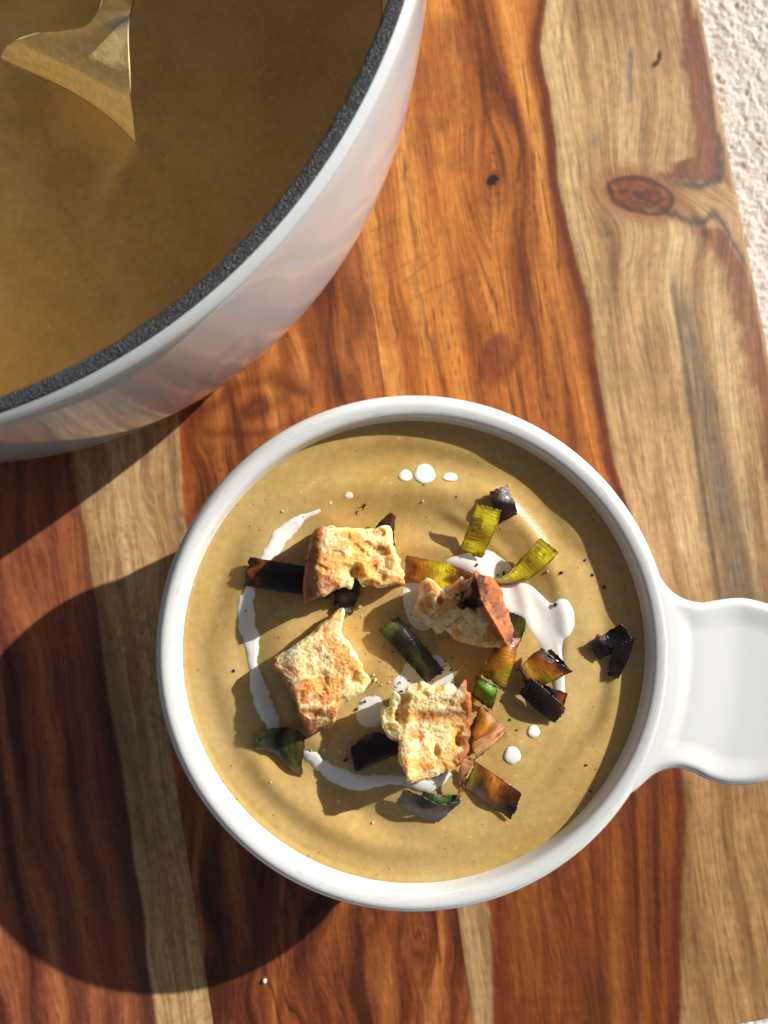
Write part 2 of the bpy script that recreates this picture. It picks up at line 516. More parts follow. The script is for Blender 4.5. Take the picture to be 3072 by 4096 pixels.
    for (sx, sy, rx, ry, an) in ((1424, 122, 5, 13, 0.1), (1416, 138, 6, 10, 0.8)):
        tan = mixc(tan, S(82, 46, 22), sstep(1.3, 0.7, knot(x, y, sx, sy, rx, ry, an)))
    # reddish heart on the outer edge, above the knot
    wl = x + 7 * noise(x / 18, y / 34, 21) + 3 * noise(x / 7, y / 11, 22)
    L1 = np.interp(y, [-300, 0, 75, 130, 186, 242, 298, 338, 352, 376, 386], [1462, 1466, 1471, 1476, 1484, 1497, 1501, 1499, 1456, 1439, 1436])
    R1 = np.interp(y, [-300, 0, 112, 168, 223, 280, 335, 363, 390], [1494, 1496, 1525, 1531, 1537, 1547, 1555, 1557, 1558])
    yy = y + 5 * noise(x / 14, 5, 3)
    m1 = sstep(-13, 13, wl - L1) * sstep(5, -5, wl - R1) * sstep(396, 384, yy)
    tb = 0.5 + 0.5 * fbm(gk / 18, y / 500, 24.4, 3)
    br = ramp4(tb, [S(92, 54, 38), S(114, 68, 46), S(134, 82, 54), S(154, 100, 64)])
    tan = mixc(tan, br, m1 * 0.95)
    tan = mixc(tan, SLATE, 0.8 * np.exp(-((wl - R1 - 2) / 9) ** 2) * sstep(400, 385, yy) * sstep(30, 120, y))
    yb = np.interp(x, [1400, 1430, 1440, 1500, 1557, 1570], [388, 378, 390, 402, 384, 360])
    tan = mixc(tan, SLATE, 0.85 * np.exp(-((y + 4 * noise(x / 12, 2, 2) - yb - 2) / 11) ** 2) * sstep(1398, 1432, x) * sstep(1566, 1552, x))
    # big knot
    kk = knot(x, y, 1384, 422, 70, 37, 0.24) + 0.05 * noise(x / 26, y / 20, 41)
    tan = mixc(tan, S(150, 100, 62), 0.75 * sstep(2.0, 1.15, kk))
    rr = ramp4(0.5 + 0.25 * np.sin(kk * 11 + 3 * noise(x / 18, y / 12, 43)) + 0.3 * noise(x / 30, y / 9, 44), [S(96, 52, 32), S(122, 70, 42), S(146, 92, 56)])
    tan = mixc(tan, rr, sstep(1.08, 0.92, kk))
    tan = mixc(tan, S(70, 40, 30), 0.8 * np.exp(-((kk - 1.02) / 0.09) ** 2))
    tan = mixc(tan, S(66, 36, 24), 0.6 * sstep(0.42, 0.18, kk))
    # dark trail below the knot and brown band along the edge
    yv = np.interp(x, [1400, 1430, 1450, 1501, 1527, 1542, 1568, 1583, 1603, 1629, 1660], [445, 452, 461, 481, 476, 463, 491, 528, 556, 613, 690])
    tan = mixc(tan, SLATE, 0.8 * np.exp(-((y + 4 * noise(x / 10, 2, 6) - yv) / (10 + 8 * noise(x / 22, 1, 1) ** 2)) ** 2) * sstep(1405, 1440, x))
    L2 = np.interp(y, [480, 501, 547, 588, 701, 793, 870, 972, 1050, 1300, 1600, 2300], [1520, 1503, 1552, 1568, 1593, 1614, 1634, 1648, 1662, 1712, 1770, 1910])
    m2 = sstep(-22, 16, wl - L2) * sstep(0, 14, y - yv - 6) * sstep(484, 500, y)
    tan = mixc(tan, br, m2 * 0.9)
    # pale outermost sliver
    e = edge_r(y) - x
    tan = mixc(tan, S(196, 150, 100), 0.7 * sstep(12, 3, e))
    out = mixc(c, tan, sstep(-3, 3, d))
    vw = np.interp(y, [0, 300, 1000, 1600, 1800, 2212], [11, 13, 11, 10, 15, 12])
    out = mixc(out, VEIN, 0.88 * np.exp(-((d + 10) / vw) ** 2))
    out = mixc(out, S(120, 92, 66), 0.45 * np.exp(-((d - 44 - 6 * noise(y / 120, 1, 4)) / 3.5) ** 2) * sstep(1300, 1000, y))
    out = mixc(out, S(120, 52, 24), 0.55 * sstep(46, 8, -d) * (d < 0))
    return out, np.stack([(g * sstep(0, -10, d) + gk * sstep(-10, 0, d)) / 63.9, y / 63.9, 0 * x], -1)

sb = curve([(372, -300), (376, 500), (380, 850), (386, 960), (396, 1060), (402, 1130), (404, 1200), (392, 1400), (350, 1620), (300, 1700), (100, 2300)])

def paint_b(x, y):
    w = 16 * fbm(x / 150, y / 340, 51.3, 3) + 4 * fbm(x / 34, y / 160, 57.7, 3)
    g = x - 0.16 * y + 1.8 * w
    t = 0.50 + 0.24 * np.sin(g / 14 + 2.6 * fbm(x / 110, y / 240, 53.1, 2)) + 0.36 * fbm(g / 46, y / 500, 52.2, 4)
    c = ramp4(t, REDB)
    # curly dark cathedral above the bowl
    kk = knot(x + w, y + w, 545, 872, 150, 62, -0.25)
    ring = 0.5 + 0.5 * np.sin(kk * 9.5 + 1.5 * noise(x / 50, y / 40, 4))
    c = mixc(c, S(86, 38, 22), 0.75 * sstep(1.5, 0.5, kk) * ring)
    c = mixc(c, S(170, 78, 34), 0.5 * sstep(430, 390, x) * sstep(1400, 1100, y))
    diag = 0.5 + 0.5 * np.sin((x * 0.55 - y * 0.18 + w * 2.2) / 9.0)
    c = mixc(c, S(84, 44, 26), 0.65 * diag * np.exp(-((x - 0.1 * (y - 640) - 768) / 34) ** 2 - ((y - 650) / 120) ** 2))
    lo = sstep(1600, 1850, y)
    g2 = x + 0.10 * y + 2.2 * w
    t2 = 0.46 + 0.5 * fbm(g2 / 26, y / 360, 66.6, 4) + 0.22 * np.sin(g2 / 16)
    c = mixc(c, ramp4(t2, [S(58, 25, 14), S(96, 45, 24), S(132, 70, 34), S(172, 104, 52)]), lo * 0.9)
    ln = fbm(g / 18, y / 700, 62.1, 2)
    c = mixc(c, S(70, 30, 16), 0.75 * np.exp(-(ln / 0.06) ** 2) * sstep(-0.3, 0.4, noise(x / 80, y / 180, 71)))
    d = x + 4 * noise(y / 90, 0, 68) - sb(y)
    ts = 0.55 + 0.4 * fbm((x - 0.12 * y + w) / 22, y / 700, 64.4, 4)
    tan = ramp4(ts, TAN)
    tan = mixc(tan, S(112, 82, 54), 0.7 * np.exp(-((d + 16) / 15) ** 2))
    c = mixc(tan, c, sstep(-5, 5, d))
    return c, np.stack([g / 63.9, y / 63.9 + 40, 0 * x], -1)

sa = curve([(146, -300), (150, 900), (155, 1000), (165, 1060), (188, 1150), (205, 1300), (228, 1450), (255, 1600), (300, 1900), (337, 2212), (400, 2500)])

def paint_a(x, y):
    w = 14 * fbm(x / 150, y / 400, 81.3, 3) + 5 * fbm(x / 34, y / 160, 87.7, 3)
    g = x - 0.15 * y + 1.3 * w
    t = 0.5 + 0.3 * np.sin(g / 13 + 2 * noise(x / 120, y / 500, 3)) + 0.4 * fbm(g / 40, y / 800, 82.2, 4)
    c = ramp4(t, [S(84, 42, 28), S(122, 66, 42), S(150, 86, 52), S(176, 108, 64)])
    d = x + 4 * noise(y / 110, 0, 88) - sa(y)
    ts = 0.55 + 0.4 * fbm((x - 0.14 * y + w) / 22, y / 700, 84.4, 4)
    tan = ramp4(ts, TAN)
    sp = noise(x / 6, y / 8, 90) * noise(x / 30, y / 50, 91)
    tan = mixc(tan, S(150, 112, 66), 0.5 * sstep(0.05, 0.25, sp))
    c = mixc(c, S(66, 38, 27), 0.85 * np.exp(-(np.minimum(d, 0) / 40) ** 2) * sstep(1150, 1500, y))
    c = mixc(c, S(96, 58, 40), 0.6 * np.exp(-(np.minimum(d, 0) / 22) ** 2))
    c = mixc(c, tan, sstep(-5, 5, d))
    return c, np.stack([g / 63.9, y / 63.9 + 80, 0 * x], -1)

def paint_plain(x, y):
    g = x - 0.18 * y + 20 * fbm(x / 150, y / 400, 5, 3)
    t = 0.5 + 0.5 * fbm(g / 40, y / 800, 99, 4)
    return ramp4(t, DRED), np.stack([g / 63.9, y / 63.9 + 120, 0 * x], -1)

board = empty('cutting_board')
tag(board, 'striped red brown and tan wooden serving board under the bowl and pot', 'board')

def plank(xl, xr, painter, step, fine=True):
    """one glued-up plank: top sheet with growth figure, eased edges, sides and underside"""
    nu = max(4, int(abs(xr(1100.) - xl(1100.)) / step))
    u = np.linspace(0, 1, nu)
    wpx = xr(1100.) - xl(1100.)
    u = np.unique(np.r_[0, 1.2 / wpx, 3.5 / wpx, u[1:-1], 1 - 3.5 / wpx, 1 - 1.2 / wpx, 1])
    yl = nonuni(TOP, 2225, -40, 2225, step, 40) if fine else np.linspace(TOP, 2225, 90)
    U, Y = np.meshgrid(u, yl)
    X = xl(Y) + (xr(Y) - xl(Y)) * U
    # stretch rows so that the last one meets the sawn end of the board
    end = board_end(X)
    Y = np.where(Y > 1600, 1600 + (Y - 1600) * (end - 1600) / (2225 - 1600.), Y)
    X = xl(Y) + (xr(Y) - xl(Y)) * U
    cols, vec = painter(X, Y)
    lum = cols @ np.array([0.3, 0.6, 0.1])
    cols = mixc(cols, np.repeat(lum[..., None], 3, -1), np.full(lum.shape, 0.02))
    pos = P(X * K, Y * K, 0.0)
    e = np.minimum(U, 1 - U) * wpx
    pos[..., 2] -= 0.00005 * sstep(3.5, 0, e)
    pos[-1, :, 2] -= 0.0006
    n, m = X.shape
    # skirt down to the underside
    idx = np.arange(n * m).reshape(n, m)
    ring = np.r_[idx[0, :], idx[1:, -1], idx[-1, -2::-1], idx[-2:0:-1, 0]]
    v = pos.reshape(-1, 3)
    low = v[ring].copy(); low[:, 2] = -0.02
    cc = cols.reshape(-1, 3); gg = vec.reshape(-1, 3)
    k = len(ring); a = np.arange(k)
    sk = np.stack([ring[a], ring[(a + 1) % k], n * m + (a + 1) % k, n * m + a], -1)
    f = np.vstack([gridfaces(n, m)[:, ::-1], sk[:, ::-1]])
    mk('plank', np.vstack([v, low]), f, WOOD, board, cols=np.vstack([cc, cc[ring]]), vec=np.vstack([gg, gg[ring]]))

plank(lambda y: seam2(y) + 0.12, edge_r, paint_c, 3.2)
plank(lambda y: seam1(y) + 0.12, lambda y: seam2(y) - 0.12, paint_b, 3.2)
plank(lambda y: seam1(y) - 560, lambda y: seam1(y) - 0.12, paint_a, 3.4)
plank(lambda y: seam1(y) - 1180, lambda y: seam1(y) - 560.7, paint_plain, 20, False)
plank(lambda y: seam1(y) - 1850, lambda y: seam1(y) - 1180.7, paint_plain, 20, False)

# ------------------------------------------------------------------ pot with its soup
PC = (-12.62, 15.08)        # axis of the pot, cm
HP = 8.95
def fine_prof(p, n=140):
    return spline(p, n)
pot = empty('cooking_pot')
tag(pot, 'large white enamelled pot with a black speckled rim, cut off by the corner', 'pot')
outer = fine_prof([(0.3, 0.05), (8, 0.05), (11.2, 0.05), (12.1, 0.25), (12.9, 0.85), (13.4, 1.7), (13.64, 2.6), (13.78, 4.0), (13.84, 5.6), (13.83, 7.2), (13.80, 8.0), (13.77, 8.22), (13.74, 8.30), (13.80, 8.38), (13.90, 8.50), (13.90, 8.64), (13.83, 8.78), (13.72, 8.88)], 220)
lathe('wall', outer, PC, WHITE, pot, 420)
def build_rim():
    pr = fine_prof([(13.72, 8.86), (13.69, 8.93), (13.60, 8.965), (13.47, 8.965), (13.40, 8.93), (13.36, 8.85), (13.33, 8.6)], 34)
    n = 1500
    th = np.linspace(0, 2 * np.pi, n, endpoint=False)
    x = PC[0] + pr[:, None, 0] * np.cos(th); y = PC[1] + pr[:, None, 0] * np.sin(th)
    z = np.repeat(pr[:, 1:2], n, 1)
    b = 0.007 * noise(x / 0.09, y / 0.09, z / 0.09) + 0.007 * noise(x / 0.05, y / 0.05, z / 0.05)
    z = z + b * sstep(8.86, 8.93, z)
    mk('rim', np.stack([x, y, z], -1) * 0.01, gridfaces(len(pr), n, True), BLACK, pot)
build_rim()
lathe('inner_wall', fine_prof([(13.33, 8.62), (13.25, 8.0), (13.15, 6), (13.0, 3), (12.6, 1.4), (11.5, 0.6), (8, 0.5), (0.3, 0.5)], 80), PC, DARKIN, pot, 300)

ZP = 1.35                   # level of the soup in the pot
def build_pot_soup():
    rr = np.r_[np.linspace(0.02, 12.3, 190), 12.5, 12.58]
    th = np.linspace(0, 2 * np.pi, 520, endpoint=False)
    R, T = np.meshgrid(rr, th, indexing='ij')
    x = PC[0] + R * np.cos(T); y = PC[1] + R * np.sin(T)
    z = ZP + 0.035 * fbm(x / 1.6, y / 1.1, 0, 3) + 0.05 * sstep(12.1, 12.55, R)
    # furrow dragged by the spoon
    q = P(np.array([560, 470, 380]), np.array([590, 720, 900]), ZP) * 100
    for i in range(2):
        a, b = q[i, :2], q[i + 1, :2]
        ab = b - a; t = np.clip(((x - a[0]) * ab[0] + (y - a[1]) * ab[1]) / (ab @ ab), 0, 1)
        dd = np.hypot(x - a[0] - t * ab[0], y - a[1] - t * ab[1])
        z = z + 0.07 * np.exp(-(dd / 0.35) ** 2) * (1 - 0.45 * i)
    o = mk('pot_soup', np.stack([x, y, z], -1) * 0.01, gridfaces(len(rr), 520, True), SOUP)
    tag(o, 'shaded olive brown blended soup filling the large white pot', 'soup')
build_pot_soup()

def build_spoon():
    root = empty('serving_spoon')
    tag(root, 'steel serving spoon coated in soup, half sunk in the pot', 'spoon')
    # cross-sections from the sunken tip up to the neck: left edge, right edge (photo px, height cm), sag of the middle
    s = ZP
    secs = [((190, 330, 1.2), (440, 440, 1.2), 0.2), ((60, 262, 3.2), (515, 505, 2.6), 0.5),
            ((8, 236, 4.2), (540, 566, 3.6), 0.62), ((17, 196, 4.5), (535, 482, 4.15), 0.5), ((60, 160, 4.7), (524, 386, 4.5), 0.26),
            ((150, 131, 4.8), (519, 289, 4.7), 0.16), ((255, 121, 4.9), (514, 205, 4.8), 0.10), ((335, 106, 5.0), (512, 130, 4.9), 0.06),
            ((372, 74, 5.15), (515, 80, 5.0), 0.03), ((398, 30, 5.35), (523, 34, 5.2), 0.02), ((412, -10, 5.6), (531, -6, 5.45), 0.0)]
    ctrl = np.array([np.r_[P(*a[0]), P(*a[1])] * 100 for a in secs])
    J = spline(ctrl, 130); L, R = J[:, :3], J[:, 3:]
    at = [int(np.argmin(np.linalg.norm(J - q, axis=1))) for q in ctrl]
    sag = np.interp(np.arange(130), at, [a[2] for a in secs])
    v = np.linspace(0, 1, 60)
    pts = L[:, None] * (1 - v)[None, :, None] + R[:, None] * v[None, :, None]
    prof = 1 - (2 * v - 1) ** 4 * 0.55 - 0.45 * (2 * v - 1) ** 2
    pts[..., 2] -= sag[:, None] * prof
    wb = np.interp(np.arange(130), at, [1.3, 1.2, 1.0, 0.55, 0.2] + [0] * (len(secs) - 5))
    pts += (wb[:, None] * (1 - (2 * v - 1) ** 2)[None])[..., None] * np.array([0.16, 0.42, 0.0])
    tt = np.linspace(0, 1, 130)[:, None]
    film = sstep(0.97, 0.86, tt + 0.05 * noise(v[None] * 4, tt * 3, 5)) * np.ones_like(v)[None]
    n, m = pts.shape[:2]
    low = pts.copy(); low[..., 2] -= 0.10
    vv = np.vstack([pts.reshape(-1, 3), low.reshape(-1, 3)]) * 0.01
    idx = np.arange(n * m).reshape(n, m)
    ring = np.r_[idx[0, :], idx[1:, -1], idx[-1, -2::-1], idx[-2:0:-1, 0]]; k = len(ring); a = np.arange(k)
    f = np.vstack([gridfaces(n, m), gridfaces(n, m, off=n * m)[:, ::-1], np.stack([ring, ring + n * m, np.roll(ring, -1) + n * m, np.roll(ring, -1)], -1)])
    fl = film.ravel()
    cc = np.stack([np.r_[fl, fl * 0.15]] * 3, -1)
    even_normals(mk('spoon_bowl', vv, f, METAL, root, cols=cc))
    # handle: runs on out of the picture and leans on the far rim
    a0 = P(471, -8, 5.5) * 100
    cl = spline([a0, a0 + (0.1, 1.2, 0.4), a0 + (0.3, 4.0, 1.3), a0 + (0.6, 10, 2.7), (a0[0] + 1.2, PC[1] + 13.0, 9.2)], 60)
    wd = np.interp(np.linspace(0, 1, 60), [0, 0.1, 0.5, 1], [0.36, 0.45, 0.7, 1.0])
    ang = np.linspace(0, 2 * np.pi, 20, endpoint=False)
    ring = np.stack([np.sign(np.cos(ang)) * np.abs(np.cos(ang)) ** 0.6, np.zeros(20), 0.24 * np.sin(ang)], -1)
    hv = cl[:, None] + ring[None] * np.stack([wd, wd, np.full(60, 0.6)], -1)[:, None]
    mk('handle', hv * 0.01, gridfaces(60, 20, True), METAL, root, cols=np.zeros((1200, 3)))
build_spoon()

# ------------------------------------------------------------------ handled bowl
BZ = 5.01                   # rim height
BC = (P(1655, 2614, 4.75) * 100)[:2]
pxr = (D - BZ) / F          # cm per photo px at rim height
RO = 1032 * (D - 4.72) / F; RI = 958 * pxr
bowl = empty('soup_bowl')
tag(bowl, 'round white glazed soup bowl with a wide flat tab handle', 'bowl')
body = fine_prof([(0.2, 0.12), (3.9, 0.12), (4.0, 0.03), (4.25, 0.0), (4.45, 0.06), (4.6, 0.3), (5.3, 1.0), (6.0, 2.0), (6.45, 3.0), (6.68, 3.9), (6.72, 4.35), (6.78, 4.45), (RO - 0.005, 4.58), (RO, 4.70), (RO - 0.05, 4.84), (RO - 0.16, 4.95), (RO - 0.28, BZ), (RI + 0.12, 4.985), (RI + 0.03, 4.93), (RI - 0.02, 4.80), (RI - 0.06, 4.6), (RI - 0.12, 4.3), (RI - 0.35, 3.0), (RI - 1.0, 1.4), (RI - 2.0, 0.6), (3.5, 0.45), (0.2, 0.45)], 300)
lathe('body', body, BC, PORC, bowl, 400)

def build_handle():
    up = [(2456, 2006), (2548, 2145), (2592, 2225), (2636, 2300), (2680, 2358), (2733, 2393), (2797, 2409), (2856, 2402), (2920, 2393), (2979, 2393), (3037, 2405), (3120, 2432), (3220, 2490), (3305, 2580), (3350, 2690), (3352, 2800), (3315, 2920), (3250, 3010), (3160, 3085), (3072, 3123), (3014, 3137), (2950, 3141), (2891, 3137), (2832, 3120), (2774, 3090), (2715, 3073), (2662, 3079), (2610, 3102), (2546, 3158), (2478, 3207), (2420, 3270)]
    o1 = spline(up, 700)
    a0 = math.atan2(o1[-1, 1] - 2614, o1[-1, 0] - 1655); a1 = math.atan2(o1[0, 1] - 2614, o1[0, 0] - 1655)
    an = np.linspace(a0, a1, 160)[1:-1]
    poly = np.vstack([o1, np.stack([1655 + 1002 * np.cos(an), 2614 + 1002 * np.sin(an)], -1)])
    st = 6.0
    gx, gy = np.meshgrid(np.arange(2340, 3380, st), np.arange(1980, 3310, st))
    inside = np.zeros(gx.shape, bool)
    best = np.full(gx.shape, 1e18); nx = gx.copy(); ny = gy.copy()
    d_up = np.full(gx.shape, 1e18)
    for t in range(len(poly)):
        a, b = poly[t], poly[(t + 1) % len(poly)]
        cr_ = (a[1] > gy) != (b[1] > gy)
        if a[1] != b[1]: inside ^= cr_ & (gx < (b[0] - a[0]) * (gy - a[1]) / (b[1] - a[1]) + a[0])
        ab = b - a; q = np.clip(((gx - a[0]) * ab[0] + (gy - a[1]) * ab[1]) / (ab @ ab + 1e-9), 0, 1)
        px, py = a[0] + q * ab[0], a[1] + q * ab[1]
        dd = (gx - px) ** 2 + (gy - py) ** 2
        m = dd < best
        best[m] = dd[m]; nx[m] = px[m]; ny[m] = py[m]
        if t < len(o1) - 1: d_up = np.minimum(d_up, dd)
    x = np.where(inside, gx, nx); y = np.where(inside, gy, ny)
    d = np.where(inside, np.sqrt(d_up), 0.0)
    far = ~inside & (np.hypot(x - 1655, y - 2614) < 1004.5)       # snapped onto the buried inner side
    d = np.where(far, 40.0, d)
    rr = np.hypot(x - 1655, y - 2614)
    e_px = 34.0
    base = BZ - 0.018 - 0.08 * sstep(1000, 1090, rr) - 0.16 * sstep(1080, 1330, rr) + 0.10 * sstep(1400, 1760, rr)
    dish = -0.085 * sstep(14, 120, d) * sstep(1060, 1120, rr)
    ee = np.clip(d, 0, e_px)
    rnd = (e_px - np.sqrt(np.maximum(e_px ** 2 - (e_px - ee) ** 2, 0))) / e_px
    top = P(x, y, base + dish - 0.24 * rnd)
    bot = P(x, y, base - 0.24 - 0.26 * (1 - rnd))
    n, m = gx.shape
    f = gridfaces(n, m)
    use = inside.ravel()[f].any(1)
    f = f[use]
    ids, inv = np.unique(f, return_inverse=True)
    f = inv.reshape(-1, 4); kk = len(ids)
    VV = np.vstack([top.reshape(-1, 3)[ids], bot.reshape(-1, 3)[ids]])
    mk('handle', VV, np.vstack([f[:, ::-1], f + kk]), PORC, bowl)
build_handle()

# ------------------------------------------------------------------ soup in the bowl
ZS = 4.50
RS = 906 * (D - ZS) / F
SCX, SCY = 1644.0, 2602.0
def hs(x, y):
    """height of the soup surface (cm) at a photo place"""
    x = np.asarray(x, float); y = np.asarray(y, float)
    r = np.hypot(x - SCX, y - SCY) / 906.0; th = np.arctan2(y - SCY, x - SCX)
    z = ZS + 0.05 * np.exp(-(r / 0.55) ** 2)
    ph = 21.0 * r + th + 1.2 * noise(x / 260, y / 260, 1)
    z = z + 0.115 * np.sin(ph) * sstep(0.25, 0.5, r) * sstep(0.98, 0.85, r) * (0.55 + 0.45 * noise(np.cos(th) * 1.3, np.sin(th) * 1.3, r * 2))
    z = z + 0.14 * fbm(x / 250, y / 200, 2, 1) * sstep(1.0, 0.6, r) + 0.05 * sstep(0.6, 0.2, r) * fbm(x / 110, y / 110, 5, 1)
    # ridge arcs right of the centre, pushed up by the spoonback
    for (cx, cy, rad, a, b, h, w) in ((1560, 2560, 560, -1.15, -0.1, 0.055, 30), (1560, 2560, 705, -1.05, 0.5, 0.05, 34), (1500, 2640, 420, -1.2, -0.5, 0.05, 26), (1640, 2700, 640, 0.1, 1.3, 0.035, 40), (1640, 2700, 700, 1.5, 2.6, 0.03, 40)):
        q = np.hypot(x - cx, y - cy); t = np.arctan2(y - cy, x - cx)
        z = z + h * np.exp(-((q - rad) / w) ** 2) * sstep(a - 0.15, a + 0.1, t) * sstep(b + 0.25, b - 0.1, t)
    return z

def build_bowl_soup():
    rr = np.r_[np.linspace(0.004, 0.985, 220), np.linspace(0.988, 1.034, 10)]
    th = np.linspace(0, 2 * np.pi, 640, endpoint=False)
    R, T = np.meshgrid(rr, th, indexing='ij')
    x = SCX + 906 * R * np.cos(T); y = SCY - 906 * R * np.sin(T)
    z = hs(x, y) + 0.045 * sstep(0.985, 1.025, R)
    o = mk('bowl_soup', P(x, y, z), gridfaces(len(rr), 640, True), SOUP)
    tag(o, 'golden olive blended soup filling the white handled bowl', 'soup')
build_bowl_soup()

# ------------------------------------------------------------------ cream
def star(outline, n, centre=None, closed=True):
    o = spline(outline, n, closed=True)
    c = np.array(centre if centre is not None else o.mean(0), float)
    return o, c

def cream(label, sections, dome=0.06, group=None):
    """a poured streak: list of (x, y, half width) along its length"""
    sp = spline(sections, 20 + 10 * len(sections))
    xy, w = sp[:, :2], np.maximum(sp[:, 2], 0.5)
    t = np.gradient(xy, axis=0); t /= np.linalg.norm(t, axis=1)[:, None] + 1e-9
    nrm = np.stack([-t[:, 1], t[:, 0]], -1)
    v = np.linspace(-1, 1, 25)
    wob = 1 + 0.20 * noise(xy[:, 0] / 22, xy[:, 1] / 22, 3)[:, None] * np.sign(v)[None]
    p = xy[:, None] + nrm[:, None] * (v[None] * wob)[..., None] * w[:, None, None]
    z = hs(p[..., 0], p[..., 1]) + dome * np.minimum(1, w / 26)[:, None] * (1 - np.abs(v) ** 2.5)[None] - 0.010
    bl = sstep(0.72, 1.0, np.abs(v) + 0.10 * noise(p[..., 0] / 14, p[..., 1] / 14, 2))
    o = mk('cream_streak', P(p[..., 0], p[..., 1], z), gridfaces(p.shape[0], 25), CREAM, cols=mixc(np.ones(p.shape[:2] + (3,)), np.array([0.74, 0.56, 0.26]), bl))
    return tag(o, label, 'cream', group)

def blob(label, outline, dome=0.04, centre=None, name='cream_pool'):
    o, c = star(outline, 160, centre)
    s = (1 - (1 - np.linspace(0.01, 1, 26)) ** 1.5)[:, None, None]
    p = c + (o - c)[None] * s
    z = hs(p[..., 0], p[..., 1]) + dome * (1 - s[..., 0] ** 4) - 0.010
    dpx = (1 - s[..., 0]) * np.linalg.norm(o - c, axis=1)[None]
    bl = sstep(9, 0, dpx + 4 * noise(p[..., 0] / 14, p[..., 1] / 14, 2))
    ob = mk(name, P(p[..., 0], p[..., 1], z), gridfaces(26, 160, True), CREAM, cols=mixc(np.ones(p.shape[:2] + (3,)), np.array([0.74, 0.56, 0.26]), bl))
    return tag(ob, label, 'cream')

def dot(label, x, y, rx, ry=None, dome=0.05):
    ry = ry or rx
    a = np.linspace(0, 2 * np.pi, 12, endpoint=False)
    return blob(label, [(x + rx * math.cos(t) * (1 + 0.06 * math.sin(3 * t)), y + ry * math.sin(t)) for t in a], dome, (x, y), 'cream_drop')

cream('long white cream streak curving down the left side of the soup', [(1282, 2040, 7), (1262, 2050, 11), (1225, 2065, 13), (1180, 2092, 28), (1130, 2140, 36), (1095, 2190, 34), (1065, 2235, 24), (1030, 2290, 18), (1005, 2345, 20), (985, 2420, 36), (990, 2490, 38), (1005, 2560, 36), (1010, 2640, 22), (1018, 2680, 22), (1030, 2740, 36), (1055, 2810, 40), (1080, 2870, 36), (1105, 2915, 28), (1125, 2945, 18)])
cream('white cream streak bending along the bottom between the croutons and the dark leek', [(1215, 3010, 10), (1245, 3030, 28), (1300, 3070, 30), (1360, 3105, 38), (1420, 3125, 36), (1490, 3125, 30), (1560, 3120, 22), (1640, 3130, 24), (1700, 3145, 28), (1750, 3130, 24), (1800, 3090, 14)])
blob('white cream pool between the two yellow green leek strips', [(1775, 2245), (1830, 2218), (1890, 2205), (1940, 2195), (1975, 2205), (2015, 2235), (2048, 2262), (2054, 2290), (2036, 2318), (2005, 2332), (1960, 2330), (1900, 2312), (1840, 2285)], 0.06, (1930, 2262))
blob('large white cream pool right of the dark crusted crouton', [(1985, 2345), (2030, 2332), (2080, 2325), (2120, 2335), (2165, 2375), (2205, 2408), (2240, 2390), (2275, 2398), (2298, 2440), (2303, 2500), (2282, 2545), (2258, 2562), (2250, 2610), (2256, 2660), (2262, 2740), (2262, 2800), (2238, 2802), (2215, 2760), (2200, 2690), (2160, 2585), (2115, 2520), (2060, 2470), (2010, 2430), (1985, 2390)], 0.06, (2195, 2480))
blob('white cream patch showing between the two right hand croutons', [(1610, 2340), (1640, 2325), (1690, 2330), (1740, 2380), (1740, 2500), (1690, 2530), (1640, 2500), (1610, 2420)], 0.04)
blob('peppered cream patch under the dark green leek strip near the centre', [(1565, 2740), (1572, 2715), (1600, 2690), (1615, 2650), (1640, 2640), (1700, 2640), (1745, 2612), (1790, 2640), (1815, 2680), (1825, 2730), (1810, 2780), (1700, 2790), (1600, 2790), (1572, 2765)], 0.04)
blob('round peppered cream spot between the two lower croutons', [(1420, 2855), (1440, 2800), (1480, 2780), (1520, 2785), (1545, 2830), (1545, 2880), (1520, 2905), (1470, 2915), (1432, 2895)], 0.05)
dot('smaller left cream drop touching the biggest drop near the top', 1621, 1902, 30, 27)
dot('biggest round cream drop near the top of the soup', 1698, 1895, 46, 43, 0.07)
dot('oval cream drop right of the biggest one near the top', 1800, 1908, 33, 20)
dot('tiny faint cream drop above the upper left crouton', 1394, 1981, 21, 17, 0.03)
dot('tiniest cream fleck left of the top croutons', 1322, 2012, 10, 11, 0.02)
dot('upper of the two cream drops at the lower right', 2134, 2926, 28, 29, 0.06)
dot('lower larger cream drop of the two at the lower right', 2048, 3022, 37, 39, 0.07)

# ------------------------------------------------------------------ charred leek strips
BLK = S(20, 11, 8); DBR = S(44, 22, 12); BRN = S(118, 62, 20); AMB = S(178, 112, 26); OLV = S(152, 134, 24); YEL = S(196, 182, 34); GRN = S(92, 134, 30); DGR = S(38, 40, 15); TANL = S(176, 128, 82)

